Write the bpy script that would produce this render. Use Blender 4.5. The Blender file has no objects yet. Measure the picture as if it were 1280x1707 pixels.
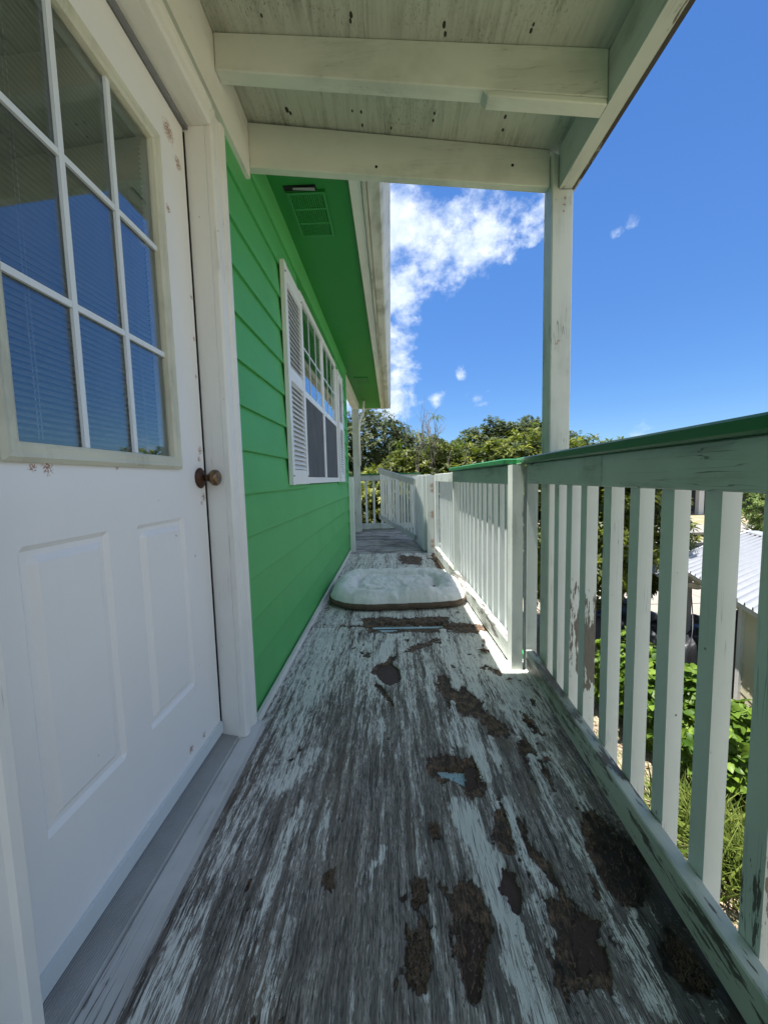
import bpy, bmesh, math, random
import numpy as np
from mathutils import Vector, Matrix

random.seed(7)
RNG = np.random.default_rng(11)
scene = bpy.context.scene
COL = scene.collection

# ------------------------------------------------------------------ camera, world, sun, exposure
EYE = Vector((0.0, 0.0, 0.95))                       # eye height above the deck boards (deck = z 0)
M = [[0.99953186, -0.02316359, -0.01998771],
     [0.01792441, -0.08609442, 0.99612573],
     [-0.02479468, -0.99601767, -0.08563892]]         # world = M @ (right, down, forward)
cam_d = bpy.data.cameras.new("camera")
cam_d.sensor_fit = 'HORIZONTAL'
cam_d.sensor_width = 36.0
cam_d.lens = 641.0 / 1280.0 * 36.0
cam_d.clip_start = 0.02
cam_d.clip_end = 1500.0
cam = bpy.data.objects.new("camera", cam_d)
COL.objects.link(cam)
cam.matrix_world = Matrix([[M[0][0], -M[0][1], -M[0][2], EYE.x],
                           [M[1][0], -M[1][1], -M[1][2], EYE.y],
                           [M[2][0], -M[2][1], -M[2][2], EYE.z],
                           [0, 0, 0, 1]])
scene.camera = cam


def ray(px, py):
    """direction from the eye for a point measured on the photograph"""
    c = ((px - 640.0) / 641.0, (py - 853.5) / 641.0, 1.0)
    return Vector([sum(M[i][j] * c[j] for j in range(3)) for i in range(3)])


def on_z(px, py, z=0.0):
    r = ray(px, py)
    return EYE + r * ((z - EYE.z) / r.z)


def on_y(px, py, y):
    r = ray(px, py)
    return EYE + r * (y / r.y)


SUN_TO = Vector((-0.20, -0.03, 1.0)).normalized()    # towards the sun: high, from over the house
EXPOSURE = 2.05
SUN_STRENGTH = 3.5
SKY_STRENGTH = 0.05
sun_el = math.asin(SUN_TO.z)
sun_az = math.atan2(SUN_TO.x, SUN_TO.y)

sd = bpy.data.lights.new("sun", 'SUN')
sd.energy = SUN_STRENGTH
sd.angle = math.radians(0.53)
sd.color = (1.0, 0.965, 0.91)
sun = bpy.data.objects.new("sun", sd)
COL.objects.link(sun)
sun.location = (0, 0, 30)
sun.rotation_euler = SUN_TO.to_track_quat('Z', 'Y').to_euler()

scene.view_settings.view_transform = 'Standard'
scene.view_settings.look = 'None'
scene.view_settings.gamma = 1.0
scene.view_settings.use_curve_mapping = False
scene.view_settings.exposure = EXPOSURE


class NT:
    """small wrapper to write node trees briefly"""
    def __init__(s, tree):
        s.t = tree
        s.n = tree.nodes
        s.l = tree.links

    def link(s, a, b):
        s.l.new(a, b)

    def put(s, sock, v):
        if v is None:
            return
        if isinstance(v, bpy.types.NodeSocket):
            s.l.new(v, sock)
        elif isinstance(v, (tuple, list)) and sock.type == 'RGBA' and len(v) == 3:
            sock.default_value = (*v, 1)
        else:
            sock.default_value = v

    def math(s, op, a, b=None, c=None, clamp=False):
        n = s.n.new('ShaderNodeMath')
        n.operation = op
        n.use_clamp = clamp
        s.put(n.inputs[0], a)
        s.put(n.inputs[1], b)
        if c is not None:
            s.put(n.inputs[2], c)
        return n.outputs[0]

    def vmath(s, op, a, b=None):
        n = s.n.new('ShaderNodeVectorMath')
        n.operation = op
        s.put(n.inputs[0], a)
        if b is not None:
            s.put(n.inputs[1], b)
        return n.outputs['Value'] if op in ('DISTANCE', 'LENGTH', 'DOT_PRODUCT') else n.outputs[0]

    def step(s, v, lo, hi, a=0.0, b=1.0):
        n = s.n.new('ShaderNodeMapRange')
        n.interpolation_type = 'SMOOTHSTEP'
        s.put(n.inputs['Value'], v)
        n.inputs['From Min'].default_value = lo
        n.inputs['From Max'].default_value = hi
        n.inputs['To Min'].default_value = a
        n.inputs['To Max'].default_value = b
        return n.outputs[0]

    def noise(s, vec, scale=1.0, detail=4.0, rough=0.55, dist=0.0):
        n = s.n.new('ShaderNodeTexNoise')
        s.put(n.inputs['Vector'], vec)
        n.inputs['Scale'].default_value = scale
        n.inputs['Detail'].default_value = detail
        n.inputs['Roughness'].default_value = rough
        n.inputs['Distortion'].default_value = dist
        return n.outputs[0]

    def voro(s, vec, scale=1.0):
        n = s.n.new('ShaderNodeTexVoronoi')
        s.put(n.inputs['Vector'], vec)
        n.inputs['Scale'].default_value = scale
        return n.outputs['Distance']

    def mix(s, f, a, b, mode='MIX'):
        n = s.n.new('ShaderNodeMix')
        n.data_type = 'RGBA'
        n.blend_type = mode
        n.clamp_factor = True
        s.put(n.inputs[0], f)
        s.put(n.inputs[6], a)
        s.put(n.inputs[7], b)
        return n.outputs[2]

    def coords(s, jitter=True):
        """object coordinates, shifted for every object so that copies differ"""
        tc = s.n.new('ShaderNodeTexCoord')
        if not jitter:
            return tc.outputs['Object']
        oi = s.n.new('ShaderNodeObjectInfo')
        off = s.math('MULTIPLY', oi.outputs['Random'], 37.0)
        cb = s.n.new('ShaderNodeCombineXYZ')
        for i in range(3):
            s.l.new(off, cb.inputs[i])
        return s.vmath('ADD', tc.outputs['Object'], cb.outputs[0])

    def scale(s, v, xyz):
        return s.vmath('MULTIPLY', v, tuple(xyz))

    def bump(s, h, strength=0.3, dist=0.002, normal=None):
        n = s.n.new('ShaderNodeBump')
        n.inputs['Strength'].default_value = strength
        n.inputs['Distance'].default_value = dist
        s.put(n.inputs['Height'], h)
        if normal is not None:
            s.l.new(normal, n.inputs['Normal'])
        return n.outputs[0]


def new_mat(name):
    m = bpy.data.materials.new(name)
    m.use_nodes = True
    t = NT(m.node_tree)
    b = m.node_tree.nodes['Principled BSDF']
    return m, t, b


# ---- world: Nishita daylight with fair weather clouds mixed into the sky
world = bpy.data.worlds.new("World")
scene.world = world
world.use_nodes = True
wt = NT(world.node_tree)
bg = world.node_tree.nodes['Background']
sky = wt.n.new('ShaderNodeTexSky')
sky.sky_type = 'NISHITA'
sky.sun_disc = False
sky.sun_elevation = sun_el
sky.sun_rotation = sun_az
sky.altitude = 10
sky.air_density = 1.0
sky.dust_density = 0.0
sky.ozone_density = 3.0
wdir = wt.n.new('ShaderNodeTexCoord').outputs['Generated']
wnrm = wt.vmath('NORMALIZE', wdir)
# cloud blobs: (direction measured in the photo, angular radius)
CLOUD = [(655, 385, 105), (720, 420, 78), (770, 400, 70), (820, 375, 55), (868, 352, 42), (900, 352, 40), (560, 330, 120),
         (790, 325, 26), (655, 470, 62), (560, 480, 120), (668, 590, 48), (640, 560, 50), (655, 665, 52), (690, 668, 30), (560, 640, 100),
         (797, 660, 19), (770, 618, 10), (733, 668, 11), (1050, 355, 15), (1022, 382, 11), (1090, 724, 26)]
cwn = wt.n.new('ShaderNodeTexNoise')
wt.link(wnrm, cwn.inputs['Vector'])
cwn.inputs['Scale'].default_value = 9.0
cwn.inputs['Detail'].default_value = 5.0
cwn.inputs['Roughness'].default_value = 0.6
wjit = wt.vmath('ADD', wnrm, wt.vmath('MULTIPLY', wt.vmath('SUBTRACT', cwn.outputs['Color'], (0.5, 0.5, 0.5)), (0.16, 0.16, 0.16)))
dens = None
for (px, py, rad) in CLOUD:
    d = ray(px, py)
    ang = math.atan(rad / 641.0 / d.length) * 1.0
    d = d.normalized()
    dist = wt.vmath('DISTANCE', wjit if rad > 24 else wt.vmath('ADD', wnrm, wt.vmath('MULTIPLY', wt.vmath('SUBTRACT', cwn.outputs['Color'], (0.5, 0.5, 0.5)), (0.09, 0.09, 0.09))), tuple(d))
    v = wt.step(dist, ang * (1.45 if rad > 35 else 2.0), ang * 0.1)
    if rad < 35:
        v = wt.math('MULTIPLY', v, 0.62)
    dens = v if dens is None else wt.math('MAXIMUM', dens, v)
stretch = wt.scale(wnrm, (1.0, 1.0, 1.35))
warp = wt.noise(stretch, 7.0, 3.0, 0.5)
n1 = wt.noise(wt.vmath('ADD', stretch, wt.vmath('MULTIPLY', warp, (0.06, 0.06, 0.06))), 11.0, 9.0, 0.62)
n2 = wt.noise(stretch, 2.2, 2.0, 0.5)
# broken clouds added behind and beside the view to brighten the shade
general = wt.math('MULTIPLY', wt.step(n2, 0.34, 0.50), 1.0)
sepw = wt.n.new('ShaderNodeSeparateXYZ')
wt.link(wnrm, sepw.inputs[0])
behind = wt.step(sepw.outputs['Y'], 0.55, 0.2)
general = wt.math('MULTIPLY', general, behind)
dens = wt.math('MAXIMUM', dens, general)
cl = wt.math('ADD', wt.math('MULTIPLY', dens, 0.80), wt.math('MULTIPLY', wt.math('SUBTRACT', n1, 0.5), 2.6))
cl = wt.math('MULTIPLY', cl, wt.step(dens, 0.02, 0.3))
cover = wt.step(cl, 0.17, 1.0)
horizon = wt.step(sepw.outputs['Z'], -0.02, 0.03)
cover = wt.math('MULTIPLY', cover, horizon)
body = wt.noise(stretch, 24.0, 6.0, 0.6)
ccol = wt.mix(wt.step(body, 0.3, 0.72), (3.8, 4.5, 5.6), (5.7, 6.1, 6.8))
hsv = wt.n.new('ShaderNodeHueSaturation')
hsv.inputs['Saturation'].default_value = 1.12
wt.link(sky.outputs[0], hsv.inputs['Color'])
low = wt.mix(wt.step(sepw.outputs['Z'], -0.05, 0.55), (0.37, 0.50, 0.69), (0.60, 0.77, 0.98))   # sky dimmed below the model, most at the horizon
tint = wt.mix(1.0, hsv.outputs[0], low, 'MULTIPLY')
wcol = wt.mix(wt.math('MULTIPLY', cover, 0.96), tint, ccol)
wt.link(wcol, bg.inputs['Color'])
bg.inputs['Strength'].default_value = SKY_STRENGTH


# ------------------------------------------------------------------ object helpers
def empty(name, loc=(0, 0, 0), label=None, cat=None, group=None, kind=None):
    o = bpy.data.objects.new(name, None)
    o.empty_display_size = 0.1
    COL.objects.link(o)
    o.location = loc
    tag(o, label, cat, group, kind)
    return o


def tag(o, label=None, cat=None, group=None, kind=None):
    if label:
        o["label"] = label
    if cat:
        o["category"] = cat
    if group:
        o["group"] = group
    if kind:
        o["kind"] = kind
    return o


WLOC = {}


def wloc(o):
    v = Vector((0, 0, 0))
    while o is not None:
        v = v + Vector(o.location)
        o = o.parent
    return v


def link(name, me, mat=None, parent=None, loc=(0, 0, 0), rot=None):
    """link a mesh; loc is a WORLD position; parents are only ever translated"""
    o = bpy.data.objects.new(name, me)
    COL.objects.link(o)
    if mat is not None and not me.materials:
        me.materials.append(mat)
    if parent is not None:
        o.parent = parent
        o.location = Vector(loc) - wloc(parent)
    else:
        o.location = loc
    if rot is not None:
        o.rotation_euler = rot
    return o


def finish(bm, name, bevel=0.0, smooth=False, segs=1):
    if bevel > 0:
        es = [e for e in bm.edges if len(e.link_faces) == 2 and e.calc_face_angle(0) > 0.5]
        bmesh.ops.bevel(bm, geom=es, offset=bevel, segments=segs, profile=0.6, affect='EDGES', clamp_overlap=True)
    me = bpy.data.meshes.new(name)
    bm.normal_update()
    bm.to_mesh(me)
    bm.free()
    if smooth:
        for p in me.polygons:
            p.use_smooth = True
    return me


def add_box(bm, x0, x1, y0, y1, z0, z1):
    vs = [bm.verts.new(p) for p in ((x0, y0, z0), (x1, y0, z0), (x1, y1, z0), (x0, y1, z0),
                                    (x0, y0, z1), (x1, y0, z1), (x1, y1, z1), (x0, y1, z1))]
    for f in ((3, 2, 1, 0), (4, 5, 6, 7), (0, 1, 5, 4), (1, 2, 6, 5), (2, 3, 7, 6), (3, 0, 4, 7)):
        bm.faces.new([vs[i] for i in f])
    return vs


def add_hex(bm, pts):
    """eight corners: bottom ring of four, top ring of four"""
    vs = [bm.verts.new(p) for p in pts]
    for f in ((3, 2, 1, 0), (4, 5, 6, 7), (0, 1, 5, 4), (1, 2, 6, 5), (2, 3, 7, 6), (3, 0, 4, 7)):
        bm.faces.new([vs[i] for i in f])
    bmesh.ops.recalc_face_normals(bm, faces=bm.faces)


def box(name, x, y, z, mat, parent=None, bevel=0.002):
    """box from three ranges in world coordinates; origin at its centre"""
    c = Vector(((x[0] + x[1]) / 2, (y[0] + y[1]) / 2, (z[0] + z[1]) / 2))
    bm = bmesh.new()
    add_box(bm, x[0] - c.x, x[1] - c.x, y[0] - c.y, y[1] - c.y, z[0] - c.z, z[1] - c.z)
    return link(name, finish(bm, name, bevel), mat, parent, c)


def board(name, p0, p1, w, t, mat, parent=None, up=(0, 0, 1), bevel=0.002):
    """board from p0 to p1 (centre line); w along 'up', t across"""
    p0, p1, up = Vector(p0), Vector(p1), Vector(up)
    d = (p1 - p0).normalized()
    side = d.cross(up).normalized()
    u = side.cross(d).normalized()
    c = (p0 + p1) / 2
    bm = bmesh.new()
    ring = [(-t / 2, -w / 2), (t / 2, -w / 2), (t / 2, w / 2), (-t / 2, w / 2)]
    pts = [(p0 - c) + side * a + u * b for a, b in ring] + [(p1 - c) + side * a + u * b for a, b in ring]
    add_hex(bm, pts)
    return link(name, finish(bm, name, bevel), mat, parent, c)


def hexa(name, pts, mat, parent=None, bevel=0.002):
    c = sum((Vector(p) for p in pts), Vector()) / 8
    bm = bmesh.new()
    add_hex(bm, [Vector(p) - c for p in pts])
    return link(name, finish(bm, name, bevel), mat, parent, c)


def prism(name, profile, axis, a0, a1, mat, parent=None, bevel=0.0, smooth=False):
    """extrude a profile: axis 'y' -> profile (x, z); axis 'x' -> (y, z); axis 'z' -> (x, y)"""
    def P(u, v, a):
        return {'y': (u, a, v), 'x': (a, u, v), 'z': (u, v, a)}[axis]
    n = len(profile)
    pts = [Vector(P(u, v, a0)) for u, v in profile] + [Vector(P(u, v, a1)) for u, v in profile]
    c = sum(pts, Vector()) / len(pts)
    bm = bmesh.new()
    vs = [bm.verts.new(p - c) for p in pts]
    for i in range(n):
        j = (i + 1) % n
        bm.faces.new((vs[i], vs[j], vs[n + j], vs[n + i]))
    bm.faces.new(vs[:n][::-1])
    bm.faces.new(vs[n:])
    bmesh.ops.recalc_face_normals(bm, faces=bm.faces)
    return link(name, finish(bm, name, bevel, smooth), mat, parent, c)


def tube_bm(bm, pts, radii, seg=8):
    rings = []
    n = len(pts)
    pts = [Vector(p) for p in pts]
    for i, p in enumerate(pts):
        d = (pts[min(i + 1, n - 1)] - pts[max(i - 1, 0)]).normalized()
        a = d.orthogonal().normalized() if i == 0 else (prev - d * prev.dot(d)).normalized()
        prev = a
        b = d.cross(a)
        rings.append([bm.verts.new(p + (a * math.cos(t) + b * math.sin(t)) * radii[i])
                      for t in [2 * math.pi * k / seg for k in range(seg)]])
    for r0, r1 in zip(rings, rings[1:]):
        for k in range(seg):
            bm.faces.new((r0[k], r0[(k + 1) % seg], r1[(k + 1) % seg], r1[k]))
    bm.faces.new(rings[0][::-1])
    bm.faces.new(rings[-1])


def lathe_bm(bm, prof, origin, axis, seg=24):
    """prof: (distance along axis, radius)"""
    axis = Vector(axis).normalized()
    a = axis.orthogonal().normalized()
    b = axis.cross(a)
    o = Vector(origin)
    rings = [[bm.verts.new(o + axis * h + (a * math.cos(t) + b * math.sin(t)) * r)
              for t in [2 * math.pi * k / seg for k in range(seg)]] for h, r in prof]
    for r0, r1 in zip(rings, rings[1:]):
        for k in range(seg):
            bm.faces.new((r0[k], r0[(k + 1) % seg], r1[(k + 1) % seg], r1[k]))
    bm.faces.new(rings[0][::-1])
    bm.faces.new(rings[-1])
    bmesh.ops.recalc_face_normals(bm, faces=bm.faces)


def np_mesh(name, verts, faces, smooth=False):
    """faces: (n,3) or (n,4) int array"""
    me = bpy.data.meshes.new(name)
    verts = np.asarray(verts, dtype=np.float32)
    faces = np.asarray(faces, dtype=np.int32)
    k = faces.shape[1]
    me.vertices.add(len(verts))
    me.vertices.foreach_set('co', verts.ravel())
    me.loops.add(faces.size)
    me.loops.foreach_set('vertex_index', faces.ravel())
    me.polygons.add(len(faces))
    me.polygons.foreach_set('loop_start', np.arange(0, faces.size, k, dtype=np.int32))
    me.polygons.foreach_set('loop_total', np.full(len(faces), k, dtype=np.int32))
    if smooth:
        me.polygons.foreach_set('use_smooth', np.ones(len(faces), dtype=bool))
    me.update(calc_edges=True)
    return me


def vcol(me, name, arr):
    a = me.attributes.new(name, 'FLOAT_COLOR', 'POINT')
    a.data.foreach_set('color', np.asarray(arr, dtype=np.float32).ravel())


# ------------------------------------------------------------------ materials
def paint(name, base, axis='z', peel=0.0, mildew=0.0, dirt=0.12, rough=0.45, wood=(0.13, 0.12, 0.11), specks=0.0,
          streak=(34, 5), bumpy=0.25, zone=None, jitter=True, spots=None, spot_col=(0.16, 0.06, 0.02), crack=0.0):
    """painted timber or metal: grain, dirt, peeling down to grey wood, green mildew, dark specks"""
    m, t, b = new_mat(name)
    co = t.coords(jitter)
    s = {'x': (streak[1], streak[0], streak[0]), 'y': (streak[0], streak[1], streak[0]), 'z': (streak[0], streak[0], streak[1])}[axis]
    grain = t.noise(t.scale(co, s), 1.0, 6.0, 0.65)
    fine = t.noise(t.scale(co, [q * 5 for q in s]), 1.0, 3.0, 0.6)
    cloudy = t.noise(co, 3.1, 4.0, 0.6)
    c = t.mix(t.step(cloudy, 0.35, 0.75, 0.0, dirt), base, tuple(q * 0.5 for q in base))
    c = t.mix(t.step(grain, 0.55, 0.8, 0.0, dirt * 0.9), c, tuple(q * 0.42 for q in base))
    height = t.math('ADD', t.math('MULTIPLY', grain, 0.6), t.math('MULTIPLY', fine, 0.4))
    if mildew > 0:
        mm = t.math('MULTIPLY', t.step(t.noise(t.scale(co, [q * 0.22 for q in s]), 1.0, 7.0, 0.7), 0.46, 0.60),
                    t.step(cloudy, 0.36, 0.62))
        c = t.mix(t.math('MULTIPLY', mm, mildew), c, (0.10, 0.115, 0.055))
    rough_s = rough
    if peel > 0 or zone:
        pn = t.math('ADD', t.math('MULTIPLY', grain, 0.62), t.math('MULTIPLY', cloudy, 0.38))
        pn = t.math('ADD', pn, t.math('MULTIPLY', t.math('SUBTRACT', fine, 0.5), 0.22))
        if zone:
            sp = t.n.new('ShaderNodeSeparateXYZ')
            tc = t.n.new('ShaderNodeTexCoord')
            t.link(tc.outputs['Object'], sp.inputs[0])
            zz = t.math('ADD', sp.outputs['Z'], t.math('MULTIPLY', t.math('SUBTRACT', t.noise(t.scale(co, (60, 60, 14)), 1, 4), 0.5), 0.22))
            zm = t.math('MULTIPLY', t.step(zz, zone[0] - 0.02, zone[0] + 0.02), t.step(zz, zone[1] + 0.02, zone[1] - 0.02))
            ng = t.n.new('ShaderNodeSeparateXYZ')
            t.link(t.n.new('ShaderNodeNewGeometry').outputs['Normal'], ng.inputs[0])
            zm = t.math('MULTIPLY', zm, t.step(ng.outputs['Y'], -0.3, -0.7))      # worn on the weather side only
            pn = t.math('ADD', pn, t.math('MULTIPLY', zm, 0.18))
        pm = t.step(pn, 0.70 - peel * 0.36, 0.72 - peel * 0.36)
        wcol = t.mix(fine, tuple(q * 0.45 for q in wood), tuple(q * 1.5 for q in wood))
        c = t.mix(pm, c, wcol)
        height = t.math('SUBTRACT', height, t.math('MULTIPLY', pm, 1.4))
    if crack > 0:
        ck = t.noise(t.scale(co, [q * (0.35 if q == streak[1] else 1.6) for q in s]), 1.0, 2.0, 0.5)
        km = t.math('MULTIPLY', t.step(t.math('ABSOLUTE', t.math('SUBTRACT', ck, 0.5)), 0.012, 0.003), t.step(cloudy, 0.52, 0.6))
        c = t.mix(t.math('MULTIPLY', km, crack), c, (0.03, 0.03, 0.025))
        height = t.math('SUBTRACT', height, km)
    if specks > 0:
        v = t.voro(co, 26.0)
        sm = t.math('MULTIPLY', t.step(v, 0.09, 0.05), t.step(t.noise(co, 9.0, 2.0), 0.55, 0.62))
        c = t.mix(t.math('MULTIPLY', sm, specks), c, (0.05, 0.035, 0.025))
    if spots:
        tc = t.n.new('ShaderNodeNewGeometry').outputs['Position']
        acc = None
        for (p, r) in spots:
            d = t.vmath('DISTANCE', t.scale(tc, (1, 1, 1)), tuple(p))
            v = t.step(d, r, 0.0)
            acc = v if acc is None else t.math('MAXIMUM', acc, v)
        rn = t.noise(tc, 260.0, 4.0, 0.75)
        rm = t.step(t.math('ADD', t.math('MULTIPLY', acc, 0.34), t.math('MULTIPLY', rn, 0.9)), 0.70, 0.78)
        rm = t.math('MULTIPLY', rm, t.step(acc, 0.02, 0.2))
        rc = t.mix(t.noise(tc, 300.0, 2.0), spot_col, tuple(min(1, q * 2.6) for q in spot_col))
        c = t.mix(t.math('MULTIPLY', rm, 0.9), c, rc)
    t.link(c, b.inputs['Base Color'])
    b.inputs['Roughness'].default_value = rough_s
    b.inputs['Specular IOR Level'].default_value = 0.4
    if bumpy > 0:
        t.link(t.bump(height, bumpy, 0.0015), b.inputs['Normal'])
    return m


def plain(name, base, rough=0.6, metal=0.0, var=0.15, scale=8.0, bumpy=0.0, stretch=(1, 1, 1)):
    m, t, b = new_mat(name)
    co = t.scale(t.coords(), stretch)
    n = t.noise(co, scale, 5.0, 0.6)
    c = t.mix(n, tuple(q * (1 - var) for q in base), tuple(min(1, q * (1 + var)) for q in base))
    t.link(c, b.inputs['Base Color'])
    b.inputs['Roughness'].default_value = rough
    b.inputs['Metallic'].default_value = metal
    if bumpy:
        t.link(t.bump(t.noise(co, scale * 6, 4.0), bumpy, 0.003), b.inputs['Normal'])
    return m


MAT = {}
MAT['trim'] = paint('white_trim_paint', (0.80, 0.80, 0.76), 'z', dirt=0.14, specks=0.5, crack=0.25, bumpy=0.12)
MAT['trim_y'] = paint('white_trim_paint_along', (0.77, 0.77, 0.72), 'y', dirt=0.2, specks=0.4, crack=0.4, bumpy=0.15)
MAT['lite'] = paint('aged_lite_moulding', (0.62, 0.61, 0.48), 'z', dirt=0.3, mildew=0.25, bumpy=0.12, streak=(60, 14))
MAT['door'] = paint('white_door_paint', (0.83, 0.83, 0.82), 'z', dirt=0.05, specks=0.25, bumpy=0.05, rough=0.38, jitter=False,
                    spots=[((-0.63, 1.21, 1.985), 0.07), ((-0.63, 1.255, 1.93), 0.05), ((-0.63, 1.275, 1.06), 0.035), ((-0.63, 1.265, 1.03), 0.025), ((-0.63, 1.28, 0.905), 0.035),
                           ((-0.63, 1.265, 0.885), 0.02), ((-0.63, 1.18, 1.75), 0.03), ((-0.63, 1.285, 1.55), 0.02), ((-0.63, 1.285, 1.42), 0.02),
                           ((-0.63, 0.70, 0.985), 0.03), ((-0.63, 0.67, 0.985), 0.02), ((-0.63, 0.88, 0.99), 0.015), ((-0.63, 1.10, 0.14), 0.03), ((-0.63, 1.18, 0.13), 0.025),
                           ((-0.63, 1.28, 1.3), 0.015), ((-0.63, 1.1, 0.80), 0.013), ((-0.63, 1.03, 0.83), 0.012), ((-0.63, 1.2, 0.72), 0.012)])
MAT['rail'] = paint('weathered_rail_paint', (0.55, 0.60, 0.565), 'y', peel=0.18, mildew=0.35, dirt=0.22, crack=0.6, bumpy=0.35)
MAT['bottom_rail'] = paint('peeling_bottom_rail_paint', (0.54, 0.58, 0.53), 'y', peel=0.5, mildew=0.75, dirt=0.3, crack=0.6, bumpy=0.5)
MAT['baluster'] = paint('weathered_baluster_paint', (0.66, 0.70, 0.68), 'z', peel=0.14, dirt=0.16, crack=0.3, bumpy=0.25, specks=0.8)
MAT['baluster_chip'] = paint('chipped_baluster_paint', (0.66, 0.70, 0.68), 'z', peel=0.26, dirt=0.2, crack=0.5, bumpy=0.3, specks=0.9)
MAT['baluster_bare'] = paint('stripped_baluster_paint', (0.66, 0.70, 0.68), 'z', peel=0.22, dirt=0.2, bumpy=0.35, zone=(-0.29, 0.06), specks=0.8)
MAT['post'] = paint('weathered_post_paint', (0.64, 0.68, 0.64), 'z', peel=0.12, mildew=0.2, dirt=0.2, crack=0.7, bumpy=0.45)
MAT['rafter'] = paint('porch_rafter_paint', (0.66, 0.69, 0.62), 'x', mildew=0.18, dirt=0.22, crack=0.25, bumpy=0.3, rough=0.6)
MAT['fascia'] = paint('mildewed_fascia_paint', (0.60, 0.60, 0.53), 'y', mildew=0.5, dirt=0.25, crack=0.4, bumpy=0.2, streak=(26, 3))
MAT['gutter'] = paint('white_gutter_paint', (0.68, 0.68, 0.64), 'y', mildew=0.55, dirt=0.2, bumpy=0.06, streak=(20, 4), rough=0.35)
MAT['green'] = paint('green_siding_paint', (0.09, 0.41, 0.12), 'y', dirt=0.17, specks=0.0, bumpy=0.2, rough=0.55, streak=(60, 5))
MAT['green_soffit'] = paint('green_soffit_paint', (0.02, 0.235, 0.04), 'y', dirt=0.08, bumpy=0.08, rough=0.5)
MAT['green_cap'] = paint('green_cap_paint', (0.02, 0.155, 0.05), 'y', dirt=0.2, bumpy=0.2, rough=0.35)
MAT['cap_bright'] = paint('bright_green_edge_paint', (0.03, 0.42, 0.10), 'y', dirt=0.12, bumpy=0.2, rough=0.4)
MAT['porch_post'] = paint('weathered_porch_post_paint', (0.64, 0.68, 0.64), 'z', peel=0.10, mildew=0.2, dirt=0.2, crack=0.8, bumpy=0.5, specks=0.6,
                          spots=[((0.722, 1.656, 2.055), 0.018), ((0.720, 1.656, 2.03), 0.016), ((0.719, 1.656, 2.005), 0.014), ((0.705, 1.656, 1.50), 0.018), ((0.697, 1.656, 1.49), 0.014)])
MAT['rust_post'] = paint('rust_marked_post_paint', (0.66, 0.69, 0.64), 'z', peel=0.1, dirt=0.25, crack=0.3, bumpy=0.4, jitter=False,
                         spots=[((0.512, 4.80, 0.8525), 0.10), ((0.512, 4.80, 0.7925), 0.08), ((0.512, 4.80, 0.4725), 0.085), ((0.512, 4.80, 0.5125), 0.085),
                                ((0.512, 4.80, 0.0925), 0.09), ((0.512, 4.80, 0.1525), 0.09)], spot_col=(0.20, 0.09, 0.03))
MAT['rim_edge'] = paint('rotting_dark_edge_paint', (0.34, 0.34, 0.28), 'y', peel=0.75, dirt=0.6, crack=0.8, bumpy=0.5, wood=(0.05, 0.042, 0.035))
MAT['gate_slat'] = paint('white_gate_slat_paint', (0.80, 0.82, 0.80), 'z', dirt=0.15, peel=0.1, bumpy=0.2)
MAT['gate'] = paint('shaded_gate_rail_paint', (0.42, 0.46, 0.43), 'y', peel=0.12, mildew=0.2, dirt=0.3, bumpy=0.3)  # rails greyed: the shade on their faces is put into the colour
MAT['vinyl'] = plain('white_vinyl', (0.78, 0.79, 0.78), 0.4, var=0.05)
MAT['grid'] = plain('white_grille_bar', (0.72, 0.76, 0.78), 0.4, var=0.05)
MAT['black_gap'] = plain('dark_gap', (0.01, 0.01, 0.01), 0.9)
MAT['interior'] = plain('dim_interior_wall', (0.05, 0.05, 0.045), 0.9)
MAT['slat'] = plain('grey_blind_slat', (0.24, 0.25, 0.26), 0.5, var=0.1)
MAT['screen'] = plain('dusty_insect_screen', (0.085, 0.088, 0.092), 0.85, var=0.75, scale=3.5, stretch=(1, 6, 1.4))
MAT['alu'] = plain('grey_threshold_metal', (0.38, 0.39, 0.38), 0.5, 0.3, var=0.25, scale=14)
MAT['sweep'] = plain('pale_door_sweep', (0.62, 0.68, 0.70), 0.4, var=0.06)
MAT['sill'] = paint('grimy_sill_paint', (0.60, 0.61, 0.60), 'y', peel=0.2, dirt=0.5, crack=0.7, bumpy=0.5, specks=0.8, streak=(50, 4))
MAT['knob'] = plain('tarnished_brass', (0.20, 0.13, 0.075), 0.32, 0.9, var=0.5, scale=60)
MAT['rosette'] = plain('rusted_rosette', (0.07, 0.032, 0.018), 0.5, 0.5, var=0.5, scale=60)
MAT['grey_strip'] = plain('grey_weather_strip', (0.22, 0.23, 0.25), 0.4, 0.4)
MAT['joist'] = paint('pale_blue_joist_paint', (0.42, 0.60, 0.66), 'x', dirt=0.3, crack=0.9, bumpy=0.4)
MAT['rot'] = plain('rotted_wood', (0.06, 0.04, 0.028), 0.9, var=0.6, scale=40, bumpy=0.4)
MAT['deckboard'] = paint('bare_grey_deck_board', (0.36, 0.36, 0.34), 'x', peel=0.52, dirt=0.5, crack=0.8, bumpy=0.5, wood=(0.10, 0.095, 0.09))
MAT['sheath'] = plain('porch_roof_felt', (0.10, 0.10, 0.10), 0.9)
MAT['shingle'] = plain('grey_roof_shingle', (0.16, 0.15, 0.14), 0.9, var=0.4, scale=30)

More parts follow.
